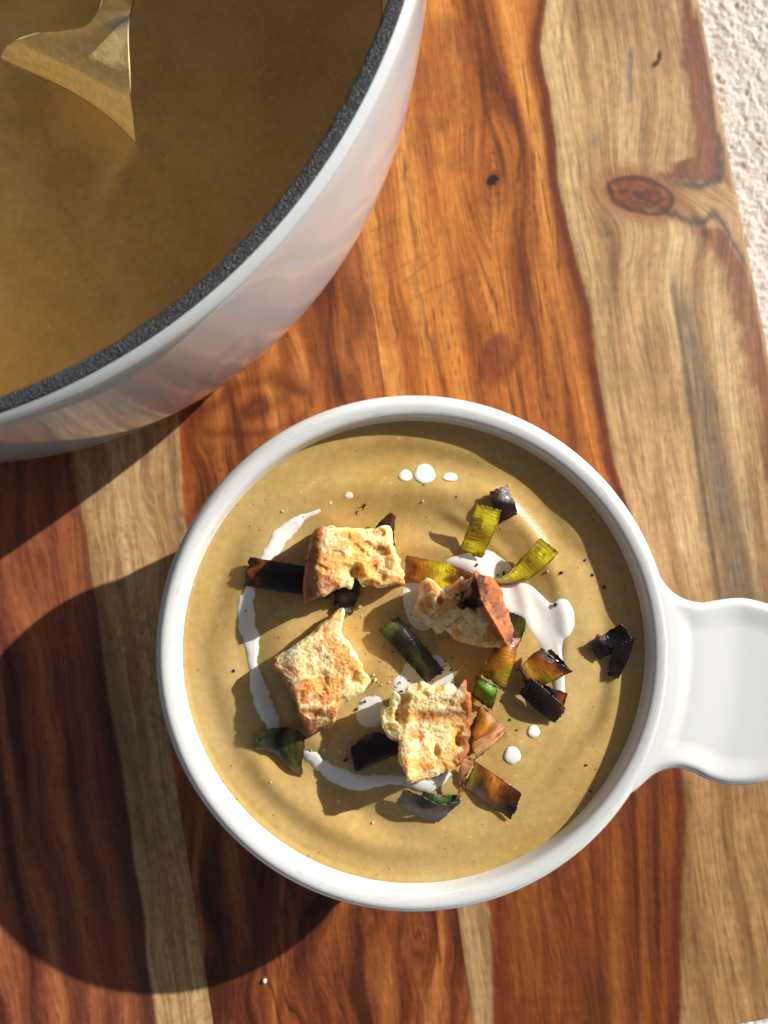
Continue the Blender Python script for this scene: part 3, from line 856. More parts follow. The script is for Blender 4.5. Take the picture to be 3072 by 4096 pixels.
def leek(label, secs, stops, bow=0.0, n=70, m=36, thick=0.032, edge=0.5, seed=0, name='leek_strip', cat='leek', wav=0.015, vmix=None):
    """secs: cross-sections ((x, y, h), (x, y, h)), h = cm above the soup; stops: [(t, colour)] along the strip"""
    def pt(q):
        x, y, h = q
        return P(x, y, hs(x, y) + h) * 100
    J = spline([np.r_[pt(s[0]), pt(s[1])] for s in secs], n); A, B = J[:, :3], J[:, 3:]
    u = np.linspace(0, 1, n)[:, None]; v = np.linspace(0, 1, m)[None]
    p = A[:, None] * (1 - v[..., None]) + B[:, None] * v[..., None]
    cu = 0.025 + 0.025 * math.sin(seed * 2.7)
    p[..., 2] += (bow + cu) * (1 - (2 * v - 1) ** 2) + 0.07 * math.sin(seed * 1.9 + 0.6) * (1 - (2 * u - 1) ** 2) + 0.02 * np.sin(u * 9 + seed) * np.cos(v * 3 + seed) + wav * noise(p[..., 0] / 0.35, p[..., 1] / 0.35, seed * 3.1)
    Lw = np.linalg.norm(np.diff(A, axis=0), axis=1).sum(); Wd = np.linalg.norm(A[n // 2] - B[n // 2])
    # ragged ends
    for e0, e1, k0 in ((0, 6, 1.0), (n - 1, n - 7, 4.0)):
        tg = p[e0] - p[e1]; tg /= np.linalg.norm(tg, axis=-1)[:, None] + 1e-9
        p[e0] += tg * ((0.035 if n > 30 else 0.008) * fbm(v[0] * 10, seed, k0, 3))[:, None]
    for e0, e1, k0 in ((0, 4, 7.0), (m - 1, m - 5, 9.0)):
        tg = p[:, e0] - p[:, e1]; tg /= np.linalg.norm(tg, axis=-1)[:, None] + 1e-9
        p[:, e0] += tg * ((0.016 if n > 30 else 0.004) * fbm(u[:, 0] * 12, seed, k0, 3))[:, None]
    tt = np.clip(u + 0.16 * fbm(u * 3 + seed, v * 2.2, seed, 3) + 0 * v, 0, 1)
    ts = np.array([s[0] for s in stops]); cs = np.array([s[1] for s in stops])
    col = np.stack([np.interp(tt, ts, cs[:, i]) for i in range(3)], -1)
    ed = np.minimum(np.minimum(u * Lw, (1 - u) * Lw), np.minimum(v * Wd, (1 - v) * Wd))
    ch = sstep(0.09, 0.0, ed + 0.03 * noise(u * 12, v * 8, seed + 5))
    col = mixc(col, S(40, 20, 12), ch * edge)
    sp = fbm(u * 7 + seed * 2.3, v * 5, 3.3 + seed, 3)
    col = mixc(col, S(34, 18, 10), 0.55 * sstep(0.35, 0.8, sp))
    if vmix: col = mixc(col, vmix[0], sstep(vmix[1], vmix[2], v + 0.12 * noise(u * 8, v * 3, seed)) * 0.9)
    gv = np.stack([u * Lw + 0 * v + seed * 3, v * Wd + 0 * u, 0 * u + 0 * v], -1)
    t = np.gradient(p, axis=0); s_ = np.gradient(p, axis=1)
    nn = np.cross(t, s_); nn /= np.linalg.norm(nn, axis=-1)[..., None] + 1e-9
    if nn[..., 2].mean() < 0: nn = -nn; flip = True
    else: flip = False
    low = p - nn * thick
    vv = np.vstack([p.reshape(-1, 3), low.reshape(-1, 3)]) * 0.01
    g = gridfaces(n, m)
    if flip: g = g[:, ::-1]
    idx = np.arange(n * m).reshape(n, m)
    ring = np.r_[idx[0, :], idx[1:, -1], idx[-1, -2::-1], idx[-2:0:-1, 0]]
    side = np.stack([ring, np.roll(ring, -1), np.roll(ring, -1) + n * m, ring + n * m], -1)
    if not flip: side = side[:, ::-1]
    f = np.vstack([g, g[:, ::-1] + n * m, side])
    c2 = col.reshape(-1, 3)
    o = mk(name, vv, f, LEEK, cols=np.vstack([c2, c2]), vec=np.vstack([gv.reshape(-1, 3)] * 2))
    even_normals(o)
    return tag(o, label, cat)

leek('glossy black leek strip with an amber end, left of the upper left crouton', [((999, 2228, .22), (977, 2342, .10)), ((1105, 2243, .24), (1093, 2362, .12)), ((1218, 2262, .26), (1213, 2378, .14)), ((1330, 2280, .2), (1320, 2395, .1))], [(0, DBR), (.12, BRN), (.26, DBR), (.36, BLK), (1, BLK)], bow=0.03, seed=1)
leek('dark brown leek scrap under the lower edge of the upper left crouton', [((1340, 2340, .25), (1440, 2330, .25)), ((1336, 2385, .20), (1437, 2372, .2)), ((1338, 2428, .10), (1406, 2462, .08))], [(0, BLK), (.6, DBR), (1, DBR)], seed=2, bow=.05)
leek('dark brown leek peeking out behind the upper left crouton', [((1495, 2120, .15), (1580, 2200, .12)), ((1520, 2085, .22), (1576, 2130, .26)), ((1560, 2050, .30), (1584, 2064, .38))], [(0, BLK), (.6, DBR), (1, BRN)], seed=3)
leek('bright yellow green upright leek strip at the top of the toppings', [((1905, 2016, .50), (2006, 2045, .46)), ((1880, 2082, .42), (1984, 2110, .40)), ((1858, 2142, .28), (1958, 2170, .30)), ((1835, 2202, .10), (1929, 2233, .16))], [(0, OLV), (.15, YEL), (.8, YEL), (1, OLV)], seed=4, bow=.03, edge=.6)
leek('small folded black brown leek piece behind the bright yellow green strip', [((1960, 1968, .26), (2030, 1944, .22)), ((1966, 2004, .30), (2046, 1984, .28)), ((1976, 2030, .28), (2060, 2012, .26)), ((1990, 2068, .12), (2069, 2043, .12)), ((1997, 2093, .03), (2066, 2056, .03))], [(0, DBR), (.4, BLK), (1, DBR)], seed=5)
leek('curled yellow green leek strip rising at the right of the cream pool', [((2165, 2151, .50), (2238, 2207, .40)), ((2120, 2200, .42), (2190, 2262, .30)), ((2075, 2250, .40), (2130, 2310, .18)), ((2035, 2296, .45), (2072, 2334, .08)), ((1990, 2318, .46), (2010, 2338, .02)), ((1950, 2318, .40), (1965, 2332, .02))], [(0, OLV), (.12, YEL), (.75, YEL), (1, GRN)], seed=6, wav=.01)
leek('olive and brown leek strip running behind the dark crusted crouton', [((1628, 2221, .30), (1618, 2316, .14)), ((1710, 2234, .32), (1700, 2338, .18)), ((1789, 2252, .34), (1775, 2362, .2)), ((1855, 2276, .34), (1840, 2380, .2)), ((1925, 2305, .3), (1900, 2400, .16))], [(0, BRN), (.15, AMB), (.4, OLV), (.6, YEL), (.75, BRN), (1, DBR)], seed=7, bow=.02)
leek('long dark green and black leek strip lying diagonally across the centre', [((1592, 2460, .30), (1514, 2523, .26)), ((1655, 2535, .34), (1575, 2590, .3)), ((1717, 2608, .32), (1640, 2660, .26)), ((1777, 2683, .18), (1702, 2728, .14))], [(0, S(84, 88, 34)), (.2, DGR), (.45, BLK), (.6, DGR), (.8, BLK), (1, BLK)], seed=8, bow=.05, edge=.4)
leek('dark olive leek tucked under the right side of the dark crusted crouton', [((2010, 2440, .3), (1990, 2560, .25)), ((2060, 2452, .34), (2025, 2590, .26)), ((2103, 2477, .26), (2055, 2600, .2)), ((2100, 2520, .14), (2062, 2602, .1))], [(0, BLK), (.5, DGR), (.8, S(70, 66, 24)), (1, BLK)], seed=9)
leek('shiny amber and olive leek strip just below the dark crusted crouton', [((1950, 2540, .20), (2085, 2550, .26)), ((1977, 2585, .34), (2070, 2590, .40)), ((1950, 2640, .34), (2050, 2665, .40)), ((1915, 2690, .22), (2021, 2752, .2))], [(0, BLK), (.22, BRN), (.42, AMB), (.75, OLV), (1, BRN)], seed=10, bow=.10)
leek('small fresh green leek piece below the shiny amber strip', [((1905, 2700, .30), (1990, 2745, .30)), ((1900, 2735, .28), (1985, 2785, .26)), ((1886, 2781, .10), (1968, 2839, .08))], [(0, S(60, 80, 22)), (.3, GRN), (.7, GRN), (1, DGR)], seed=11, bow=.10, edge=.7)
leek('amber brown leek strip at the right, topmost of its little pile', [((2165, 2593, .42), (2286, 2687, .36)), ((2130, 2620, .45), (2240, 2715, .40)), ((2100, 2650, .40), (2175, 2743, .34)), ((2062, 2680, .25), (2120, 2760, .2))], [(0, DBR), (.2, BRN), (.45, AMB), (.6, OLV), (.8, BRN), (1, BLK)], seed=12, bow=.05)
leek('black leek strip slanting below the amber one at the right', [((2125, 2712, .40), (2075, 2775, .30)), ((2175, 2750, .40), (2130, 2828, .28)), ((2225, 2795, .32), (2178, 2868, .2)), ((2264, 2834, .2), (2218, 2892, .1))], [(0, BLK), (.5, BLK), (.85, DBR), (1, BRN)], seed=13, bow=.04)
leek('reddish brown leek end sticking out behind the black strip at the right', [((2170, 2735, .26), (2180, 2800, .2)), ((2225, 2755, .24), (2230, 2815, .18)), ((2270, 2772, .2), (2252, 2828, .12))], [(0, BLK), (.5, DBR), (1, BRN)], seed=14)
leek('thin dark leek edge standing behind the amber strip at the right', [((2205, 2596, .32), (2190, 2606, .2)), ((2240, 2632, .32), (2226, 2642, .2)), ((2276, 2672, .3), (2262, 2682, .2))], [(0, BLK), (1, DBR)], seed=22)
leek('black folded leek piece lying alone near the right wall of the bowl', [((2355, 2575, .16), (2399, 2639, .12)), ((2415, 2540, .24), (2455, 2610, .2)), ((2487, 2493, .28), (2530, 2560, .26))], [(0, BLK), (1, BLK)], seed=15, edge=.2)
leek('black leek tail pointing down beside the bowl wall', [((2450, 2590, .20), (2536, 2556, .24)), ((2445, 2640, .17), (2526, 2612, .2)), ((2431, 2704, .08), (2475, 2716, .08))], [(0, BLK), (1, S(30, 18, 10))], seed=16, edge=.2)
leek('brown fan shaped leek piece beside the lower right crouton', [((1924, 2825, .34), (1882, 2905, .40)), ((1975, 2868, .26), (1890, 2945, .42)), ((2010, 2900, .18), (1885, 2985, .44)), ((2023, 2931, .10), (1905, 3035, .30))], [(0, DBR), (.35, AMB), (.6, BRN), (.8, TANL), (1, TANL)], seed=17, bow=.03)
leek('thin papery tan leek curl hanging below the lower right crouton', [((1847, 3020, .50), (1905, 3035, .45)), ((1840, 3060, .46), (1880, 3080, .45)), ((1834, 3110, .40), (1860, 3120, .4)), ((1840, 3160, .34), (1852, 3165, .34)), ((1822, 3198, .26), (1836, 3190, .26))], [(0, TANL), (.5, S(140, 92, 60)), (.8, AMB), (1, AMB)], seed=18, edge=.2)
leek('amber brown square leek piece, lowest on the right of the croutons', [((1900, 3042, .34), (1857, 3153, .10)), ((1960, 3085, .40), (1915, 3192, .14)), ((2025, 3130, .40), (1980, 3238, .14)), ((2088, 3172, .30), (2040, 3278, .08))], [(0, OLV), (.25, BRN), (.5, AMB), (.75, BRN), (1, DBR)], seed=19, bow=.03, edge=.7)
leek('dark blue black leek piece, lowest in the bowl below the croutons', [((1616, 3160, .30), (1584, 3212, .05)), ((1690, 3188, .36), (1640, 3245, .05)), ((1760, 3215, .38), (1700, 3275, .05)), ((1842, 3206, .26), (1756, 3288, .04))], [(0, BLK), (1, S(26, 26, 22))], seed=20, edge=.1, vmix=(S(80, 84, 87), .36, .56))  # grey lower half is sky sheen painted into the colour
leek('green backed leek flap behind the blue black piece at the bottom', [((1690, 3166, .20), (1680, 3195, .3)), ((1760, 3178, .22), (1755, 3212, .32)), ((1835, 3180, .16), (1842, 3212, .24))], [(0, DGR), (.5, S(60, 84, 24)), (1, DGR)], seed=23)
leek('dark green leek piece at the lower left with a pointed tail', [((1030, 2931, .20), (1025, 2998, .06)), ((1085, 2912, .28), (1075, 3004, .12)), ((1140, 2908, .26), (1125, 3030, .16)), ((1190, 2922, .28), (1172, 3078, .14)), ((1221, 2945, .22), (1205, 3110, .04))], [(0, S(110, 116, 46)), (.3, DGR), (.45, BLK), (.65, S(92, 88, 26)), (1, DBR)], seed=21, bow=.03)
leek('flat black leek square left of the lower right crouton', [((1464, 2938, .20), (1401, 2994, .16)), ((1520, 2925, .24), (1412, 3045, .14)), ((1590, 2974, .3), (1430, 3085, .12)), ((1640, 2990, .3), (1560, 3030, .2))], [(0, S(30, 14, 10)), (1, S(26, 12, 8))], seed=24, edge=.2, wav=.008)
leek('tiny brown leek splinter floating above the upper left crouton', [((1421, 2052, .02), (1428, 2060, .02)), ((1442, 2030, .06), (1450, 2040, .05)), ((1458, 2014, .08), (1464, 2020, .05))], [(0, BRN), (.5, DBR), (1, BRN)], seed=25, n=24, m=10, thick=.02)

# ------------------------------------------------------------------ croutons
CR_PALE = S(236, 216, 162); CR_WHITE = S(242, 230, 192); CR_YEL = S(230, 196, 110); CR_GOLD = S(222, 158, 76); CR_ORG = S(204, 118, 46); CR_CRUST = S(170, 92, 46); CR_DARK = S(126, 60, 32); CR_BURN = S(66, 36, 32)

def crouton(label, outline, ztop, centre, bottom, patches, crust, seed, pit=0.10, wall_in=0.93, holes=(), tilt=0.0014):
    """outline in photo px at the top; ztop(x, y) height above soup, cm; patches: (x, y, rx, ry, colour, weight); crust(x, y) -> weight 0..1"""
    n = 600
    o = spline(outline, n, closed=True)
    c = np.array(centre, float)
    ang = np.arange(n)
    rag = 1 + 0.026 * fbm(o[:, 0] / 26, o[:, 1] / 26, seed, 4)
    s = np.r_[np.linspace(0.01, 0.9, 84), np.linspace(0.905, 1.0, 14)]
    p = c + (o - c)[None] * (s[:, None] * (1 + (rag - 1)[None] * s[:, None] ** 4))[..., None]
    x, y = p[..., 0], p[..., 1]
    zb = float(hs(*centre))
    h = ztop(x, y) + tilt * (-(x - c[0]) * 0.838 + (y - c[1]) * 0.545)
    sc = 0.0069                                       # cm per px near the croutons
    q = (x * sc, y * sc)
    w1 = worley(q[0] / 0.42 + 0.3 * noise(q[0] * 4, q[1] * 4, 2), q[1] / 0.36, seed * 1.7)
    w2 = worley(q[0] / 0.115, q[1] / 0.105, seed * 2.9)
    big = 0.8 * pit * sstep(0.50, 0.26, w1) * (0.5 + 0.5 * sstep(-0.2, 0.4, noise(q[0] * 1.1, q[1] * 1.1, seed)))
    sm = 0.016 * sstep(0.62, 0.15, w2)
    ft = 0.013 * fbm(q[0] / 0.055, q[1] / 0.055, seed, 3) + 0.02 * noise(q[0] / 0.3, q[1] / 0.3, seed)
    cw = crust(x, y)
    rel = 1 - 0.75 * cw
    h = h - (big + sm) * rel + ft * (1 - 0.5 * cw)
    for (hx, hy, hr1, hr2, dep) in holes:
        h = h - 0.6 * dep * sstep(1.3, 0.4, np.hypot((x - hx) / hr1, (y - hy) / hr2) + 0.2 * noise(x / 16, y / 16, 4))
    h = np.maximum(h, 0.02)
    e = (1 - s)[:, None] * np.linalg.norm(o - c, axis=1)[None] * sc
    h = h - 0.10 * sstep(0.10, 0.0, e)
    top = P(x, y, zb + h)
    # sides
    k = 34
    f = np.linspace(0, 1, k + 1)[1:]
    ex, ey = x[-1], y[-1]; eh = h[-1]
    side = []
    for fi in f:
        inn = 1 - (1 - wall_in) * fi ** 1.3
        px_ = c[0] + (ex - c[0]) * inn; py_ = c[1] + (ey - c[1]) * inn
        hh = eh * (1 - fi) + bottom * fi
        ww = worley(ex * sc / 0.2, ey * sc / 0.2, hh / 0.17 + seed) 
        jit = (0.018 * fbm(ex * sc / 0.1, ey * sc / 0.1, hh / 0.1, 3) - 0.03 * sstep(0.55, 0.2, ww)) * (1 - 0.7 * cw[-1])
        px_ = c[0] + (px_ - c[0]) * (1 + jit); py_ = c[1] + (py_ - c[1]) * (1 + jit)
        side.append(P(px_, py_, zb + hh))
    V = np.concatenate([top, np.array(side)], 0)
    # colour
    col = np.broadcast_to(CR_PALE, x.shape + (3,)).copy()
    col = mixc(col, CR_WHITE, sstep(-0.1, 0.5, fbm(q[0] / 0.5, q[1] / 0.5, seed + 3, 3)))
    tn = fbm(q[0] / 0.45, q[1] / 0.45, seed + 9, 4)
    proud = sstep(0.05, -0.04, big + sm - 0.05)
    col = mixc(col, CR_YEL, 0.4 * sstep(0.0, 0.5, tn))
    col = mixc(col, CR_GOLD, 0.8 * sstep(0.32, 0.62, tn) * (0.35 + 0.65 * proud))
    col = mixc(col, S(214, 178, 98), 0.5 * sstep(0.02, 0.06, big))
    col = mixc(col, S(206, 160, 84), 0.5 * sstep(0.35, 0.95, sm / 0.016))
    def lay(col, hx, hy, rx, ry, cc, wt):
        dd = np.hypot((x - hx) / rx, (y - hy) / ry) + 0.55 * fbm(x / 26, y / 26, seed + hx, 3)
        return mixc(col, cc, wt * sstep(1.15, 0.55, dd))
    for (hx, hy, rx, ry, cc, wt) in patches:
        dd = np.hypot((x - hx) / rx, (y - hy) / ry) + 0.55 * fbm(x / 26, y / 26, seed + hx, 3)
        col = mixc(col, cc, 0.85 * wt * sstep(1.15, 0.45, dd) * (0.5 + 0.5 * proud))
    cr = mixc(np.broadcast_to(CR_CRUST, x.shape + (3,)), CR_DARK, sstep(-0.1, 0.6, fbm(q[0] / 0.3, q[1] / 0.3, seed + 20, 3)))
    cr = mixc(cr, CR_ORG, 0.6 * sstep(0.1, 0.6, fbm(q[0] / 0.22, q[1] / 0.22, seed + 30, 3)))
    col = mixc(col, cr, cw * 0.92)
    for q_ in patches:
        if q_[4] is CR_BURN: col = lay(col, *q_)
    ecol = np.repeat(col[-1:], k, 0)
    sc_t = fbm(np.repeat(ex[None], k, 0) * sc / 0.3, np.repeat(ey[None], k, 0) * sc / 0.3, (f[:, None] * 3) + seed, 3)
    side_c = mixc(ecol * 0.5 + 0.5 * CR_PALE, CR_GOLD, 0.5 * sstep(0.1, 0.5, sc_t))
    side_c = mixc(side_c, np.repeat(cr[-1:], k, 0), np.repeat(cw[-1:], k, 0))
    C = np.concatenate([col, side_c], 0)
    cwv = np.concatenate([cw, np.repeat(cw[-1:], k, 0)], 0).ravel()
    F_ = gridfaces(V.shape[0], n, True)
    fw = cwv[F_].mean(1) > 0.5
    root = empty('crouton')
    tag(root, label, 'crouton')
    Vf = V.reshape(-1, 3); Cf = C.reshape(-1, 3)
    for nm, sel, mat in (('crumb', ~fw, CRUMB), ('crust', fw, CRUST)):
        ff = F_[sel]
        if len(ff) == 0: continue
        ids, inv = np.unique(ff, return_inverse=True)
        mk(nm, Vf[ids], inv.reshape(-1, 4), mat, root, cols=Cf[ids])
    return root

def seg_w(pts, width, soft):
    """crust weight: closeness to a polyline on the photo"""
    q = np.array(pts, float)
    def fn(x, y):
        best = np.full(np.shape(x), 1e9)
        for a, b in zip(q[:-1], q[1:]):
            ab = b - a; t = np.clip(((x - a[0]) * ab[0] + (y - a[1]) * ab[1]) / (ab @ ab), 0, 1)
            best = np.minimum(best, np.hypot(x - a[0] - t * ab[0], y - a[1] - t * ab[1]))
        return sstep(width + soft, width - soft, best + 14 * noise(x / 20, y / 20, 3))
    return fn

crouton('crouton with a brown left crust, upper left of the four',
    [(1270, 2113), (1300, 2108), (1335, 2106), (1380, 2110), (1430, 2114), (1490, 2116), (1512, 2110), (1530, 2104), (1556, 2108), (1570, 2140), (1573, 2165), (1590, 2220), (1605, 2265), (1618, 2300), (1620, 2338), (1585, 2336), (1550, 2345), (1510, 2350), (1480, 2340), (1450, 2345), (1432, 2320), (1420, 2310), (1412, 2345), (1402, 2362), (1380, 2350), (1355, 2355), (1330, 2362), (1305, 2385), (1270, 2392), (1240, 2402), (1216, 2410), (1214, 2350), (1216, 2290), (1222, 2235), (1236, 2175), (1252, 2130)],
    lambda x, y: 0.95 + 0.35 * sstep(1560, 1260, x) - 0.30 * sstep(1290, 1216, x) - 0.18 * sstep(2290, 2400, y),
    (1390, 2225), 0.05,
    [(1300, 2230, 70, 50, CR_ORG, .9), (1350, 2260, 60, 40, CR_GOLD, .9), (1365, 2185, 45, 30, CR_GOLD, .75), (1290, 2340, 60, 60, CR_CRUST, .9), (1330, 2330, 40, 30, CR_ORG, .9), (1500, 2245, 22, 22, CR_ORG, .8), (1560, 2320, 70, 24, CR_GOLD, .95), (1600, 2330, 26, 16, CR_ORG, .8), (1400, 2270, 40, 40, CR_YEL, .7)],
    seg_w([(1262, 2112), (1238, 2175), (1220, 2260), (1216, 2400)], 46, 18), 1.0, pit=0.12, wall_in=0.98,
    holes=((1425, 2290, 36, 34, 0.75), (1515, 2245, 52, 60, 0.28), (1400, 2345, 22, 24, 0.25), (1475, 2335, 40, 18, 0.35)))

def z2(x, y):
    # ridge from the apex down the right, falling off to the lower left
    rx = np.interp(y, [2280, 2400, 2500, 2590], [1900, 1925, 1985, 2035])
    d = x - rx
    return 1.45 - 0.0030 * np.maximum(-d, 0) - 0.006 * np.maximum(d, 0) - 0.0012 * np.maximum(y - 2330, 0) + 0.25 * np.exp(-((x - 1715) / 45) ** 2 - ((y - 2370) / 50) ** 2)
crust2 = lambda x, y: sstep(-18, 22, x - np.interp(y, [2270, 2330, 2400, 2450, 2520, 2590], [1880, 1885, 1860, 1900, 1965, 2005]) + 16 * noise(x / 24, y / 24, 8))
crouton('crouton with a dark burnt crust, upper right of the four',
    [(1690, 2323), (1708, 2312), (1726, 2316), (1745, 2338), (1779, 2352), (1815, 2332), (1845, 2305), (1860, 2318), (1888, 2300), (1902, 2278), (1925, 2296), (1965, 2313), (1990, 2340), (2008, 2372), (2018, 2410), (2030, 2440), (2040, 2475), (2057, 2508), (2056, 2545), (2050, 2576), (2024, 2584), (1965, 2590), (1920, 2585), (1882, 2578), (1840, 2570), (1815, 2558), (1800, 2536), (1776, 2518), (1765, 2532), (1742, 2535), (1732, 2512), (1700, 2498), (1650, 2474), (1655, 2440), (1668, 2405), (1662, 2392), (1680, 2374), (1684, 2345)],
    z2, (1875, 2440), 0.05,
    [(1715, 2350, 40, 40, CR_GOLD, .95), (1700, 2420, 36, 30, CR_ORG, .8), (1915, 2335, 34, 64, CR_BURN, .9), (1885, 2400, 46, 44, CR_BURN, 1.0), (2040, 2540, 20, 40, CR_BURN, .35), (1975, 2400, 26, 60, CR_ORG, .6), (1860, 2360, 30, 40, CR_DARK, .8), (1985, 2520, 40, 60, CR_ORG, .8), (1830, 2345, 40, 24, CR_GOLD, .7)],
    crust2, 2.0, pit=0.09, wall_in=0.90, tilt=0.0, holes=((1760, 2400, 16, 18, 0.3), (1888, 2412, 34, 18, 0.22)))

crouton('pale square crouton with golden patches, lower left of the four',
    [(1363, 2433), (1379, 2450), (1374, 2478), (1368, 2505), (1370, 2530), (1405, 2585), (1439, 2641), (1462, 2690), (1482, 2719), (1472, 2745), (1440, 2775), (1366, 2822), (1345, 2862), (1328, 2906), (1280, 2922), (1237, 2930), (1210, 2890), (1192, 2850), (1183, 2819), (1160, 2770), (1140, 2731), (1105, 2680), (1086, 2656), (1104, 2629), (1150, 2600), (1195, 2569), (1250, 2525), (1300, 2481), (1325, 2466), (1345, 2440)],
    lambda x, y: 0.92 + 0.0004 * (x - 1280) - 0.30 * sstep(2830, 2930, y) - 0.25 * sstep(1200, 1090, x), (1285, 2690), 0.05,
    [(1330, 2590, 55, 45, CR_GOLD, .9), (1300, 2530, 24, 34, CR_ORG, .7), (1355, 2455, 22, 26, CR_GOLD, .9), (1212, 2755, 34, 46, CR_ORG, .95), (1347, 2735, 32, 52, CR_GOLD, .95), (1290, 2800, 80, 26, CR_ORG, .9), (1170, 2690, 36, 26, CR_GOLD, .7), (1250, 2870, 60, 40, CR_CRUST, .9), (1330, 2855, 60, 22, CR_CRUST, .9)],
    seg_w([(1090, 2660), (1145, 2740), (1190, 2850), (1240, 2928), (1328, 2905)], 24, 12), 3.0, pit=0.10, wall_in=0.96, holes=((1290, 2720, 30, 40, 0.16), (1420, 2720, 24, 30, 0.14), (1260, 2855, 36, 18, 0.14)))

crouton('crouton with a torn fluffy top and golden toasted face, lower right of the four',
    [(1616, 2771), (1628, 2748), (1649, 2737), (1691, 2728), (1740, 2738), (1796, 2737), (1836, 2749), (1850, 2728), (1860, 2726), (1879, 2771), (1884, 2800), (1885, 2831), (1884, 2880), (1881, 2921), (1876, 2970), (1869, 3012), (1833, 3057), (1800, 3078), (1766, 3093), (1725, 3112), (1691, 3126), (1660, 3130), (1634, 3131), (1622, 3096), (1608, 3070), (1598, 3042), (1594, 3000), (1592, 2966), (1576, 2962), (1555, 2948), (1534, 2921), (1526, 2900), (1519, 2876), (1522, 2850), (1534, 2825), (1556, 2830), (1562, 2800), (1573, 2768), (1590, 2772), (1604, 2786)],
    lambda x, y: 1.08 - 0.25 * sstep(1640, 1520, x) + 0.12 * sstep(2860, 2760, y) - 0.22 * sstep(2830, 2880, y) * sstep(1640, 1680, x) - 0.0002 * (y - 2900), (1725, 2930), 0.05,
    [(1720, 2865, 36, 30, CR_ORG, .95), (1665, 2930, 36, 46, CR_ORG, .95), (1840, 2830, 50, 60, CR_ORG, .85), (1850, 2930, 40, 60, CR_GOLD, .9), (1650, 3040, 30, 36, CR_GOLD, .9), (1760, 3050, 90, 50, CR_GOLD, .7), (1680, 3110, 60, 26, CR_GOLD, .9), (1800, 2880, 60, 40, CR_GOLD, .75), (1560, 2870, 50, 60, S(238, 224, 160), .6)],
    seg_w([(1860, 2728), (1886, 2831), (1880, 2925), (1868, 3012), (1838, 3052)], 21, 11), 4.0, pit=0.09, wall_in=0.93, holes=((1602, 2850, 24, 60, 0.35), (1833, 2962, 17, 28, 0.30), (1745, 3005, 16, 26, 0.30), (1620, 2800, 22, 22, 0.25)))

# ------------------------------------------------------------------ pepper, bread crumbs, grain of salt
def scatter(name, label, cat, spots, mat, col, flat):
    rs = np.random.RandomState(len(name))
    V = []; Fc = []; C = []
    for (x, y, r, h) in spots:
        c = P(x, y, hs(x, y) + h) * 100
        k = 7; base = len(V)
        ang = np.linspace(0, 2 * np.pi, k, endpoint=False)
        an = rs.rand() * 6.28; el = 1 + 0.8 * rs.rand(); rr = r * 0.0048
        for lay, (zz, q) in enumerate(((0, 0.8), (flat * 0.5, 1.0), (flat, 0.55))):
            for a in ang:
                e = q * (0.75 + 0.5 * rs.rand())
                dx, dy = el * rr * e * math.cos(a), rr * e * math.sin(a)
                V.append((c[0] + dx * math.cos(an) - dy * math.sin(an), c[1] + dx * math.sin(an) + dy * math.cos(an), c[2] + zz * rr * 2))
                C.append(col[rs.randint(len(col))])
        for lay in range(2):
            for i in range(k):
                Fc.append((base + lay * k + i, base + lay * k + (i + 1) % k, base + (lay + 1) * k + (i + 1) % k, base + (lay + 1) * k + i))
        for i in range(1, k - 1, 2):
            Fc.append((base + 2 * k, base + 2 * k + i, base + 2 * k + i + 1, base + 2 * k + min(i + 2, k - 1)))
    V = np.array(V) * 0.01
    o = mk(name, V, np.array(Fc), mat, smooth=False, cols=np.array(C))
    tag(o, label, cat, kind='stuff')

def m_flake():
    w = NT('pepper_flake'); w.base(w.attr('paint')); w.set(Roughness=0.5); return w.m
FLAKE = m_flake()
rs = np.random.RandomState(3)
spots = [(935, 2682, 9, 0), (1695, 1940, 4, 0), (2245, 2290, 9, 0.02), (2340, 2240, 7, 0), (2370, 2300, 8, 0), (2415, 2348, 10, 0), (2344, 3060, 7, 0), (2364, 3165, 8, 0), (1460, 2805, 9, .05), (1428, 2836, 9, .02), (2015, 2292, 8, .05), (1990, 2300, 6, .05), (1906, 2260, 7, .05), (2222, 2418, 10, .04), (1382, 3040, 10, .04), (1600, 2730, 5, .04), (1605, 2765, 7, .05), (1780, 2645, 6, .05), (1120, 2610, 5, 0), (2040, 2878, 7, 0), (2066, 2920, 5, 0), (2005, 2805, 6, 0), (1683, 2275, 6, .05), (983, 2442, 4, .05)]
for _ in range(190):
    a = rs.rand() * 6.28; r = abs(rs.randn()) * 300
    x, y = 1640 + r * math.cos(a), 2700 + r * math.sin(a)
    if math.hypot(x - SCX, y - SCY) < 860: spots.append((x, y, 1.6 + 2.6 * rs.rand() ** 2, 0.0))
for _ in range(60):
    x, y = 1560 + 260 * rs.rand(), 2440 + 330 * rs.rand(); spots.append((x, y, 2 + 3 * rs.rand(), 0.03))
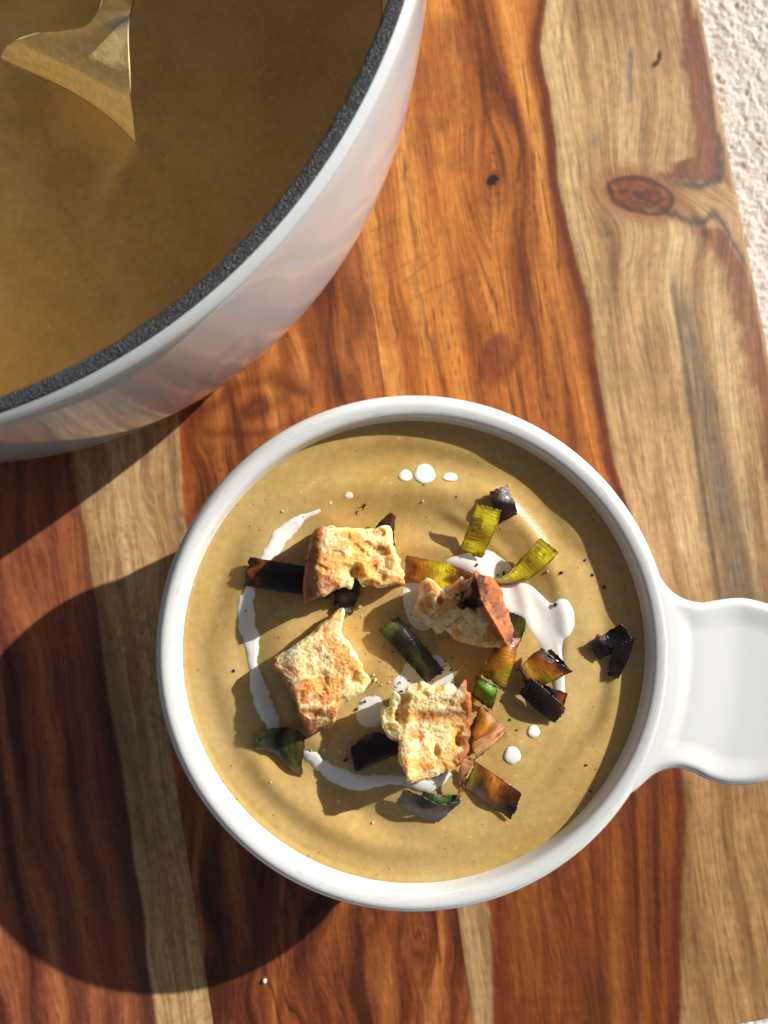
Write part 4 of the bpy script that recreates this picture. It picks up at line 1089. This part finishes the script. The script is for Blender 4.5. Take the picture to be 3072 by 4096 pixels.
scatter('pepper_flakes', 'scattered dark pepper flakes on the soup and cream', 'pepper', spots, FLAKE, [S(34, 22, 14), S(60, 38, 22), S(22, 16, 12)], 0.5)
cr = [(1440, 2425, 9, .02), (1356, 3005, 9, 0), (1296, 3000, 8, 0), (1325, 2968, 6, 0), (1490, 3290, 7, 0), (1352, 3205, 8, 0), (1540, 3210, 7, 0), (1692, 2005, 6, 0), (1480, 2160, 4, 0), (1500, 2720, 8, 0), (1495, 2700, 6, 0), (1130, 2045, 5, 0), (2190, 2285, 6, 0)]
for _ in range(90):
    a = rs.rand() * 6.28; r = abs(rs.randn()) * 330
    x, y = 1480 + r * math.cos(a), 2750 + r * math.sin(a)
    if math.hypot(x - SCX, y - SCY) < 850: cr.append((x, y, 1.8 + 2.8 * rs.rand() ** 2, 0.0))
scatter('bread_crumbs', 'scattered pale toasted bread crumbs on the soup', 'crumbs', cr, FLAKE, [S(232, 206, 150), S(214, 176, 110), S(240, 224, 180)], 0.7)

def salt():
    rs = np.random.RandomState(5)
    c = P(1060, 3921, 0) * 100
    ang = np.linspace(0, 2 * np.pi, 9, endpoint=False)
    V = []
    for zz, q in ((0, 0.8), (0.03, 1.0), (0.07, 0.9), (0.10, 0.5)):
        for a in ang: V.append((c[0] + 0.075 * q * math.cos(a) * (0.7 + 0.5 * rs.rand()), c[1] + 0.09 * q * math.sin(a) * (0.7 + 0.5 * rs.rand()), zz))
    V.append((c[0], c[1], 0.11))
    Fq = [tuple(f) for f in gridfaces(4, 9, True)] + [(27 + i, 27 + (i + 1) % 9, 36, 36) for i in range(9)]
    m = bpy.data.meshes.new('salt_grain')
    m.from_pydata((np.array(V) * 0.01).tolist(), [], [tuple(int(q) for q in (f if f[2] != f[3] else f[:3])) for f in Fq])
    w = NT('salt'); w.set(Base_Color=(0.8, 0.8, 0.8, 1), Roughness=0.35, Subsurface_Weight=0.3, Subsurface_Scale=0.0005)
    m.materials.append(w.m)
    o = bpy.data.objects.new('salt_grain', m); COL.objects.link(o)
    tag(o, 'single white salt flake lying on the board below the bowl shadow', 'salt')
salt()
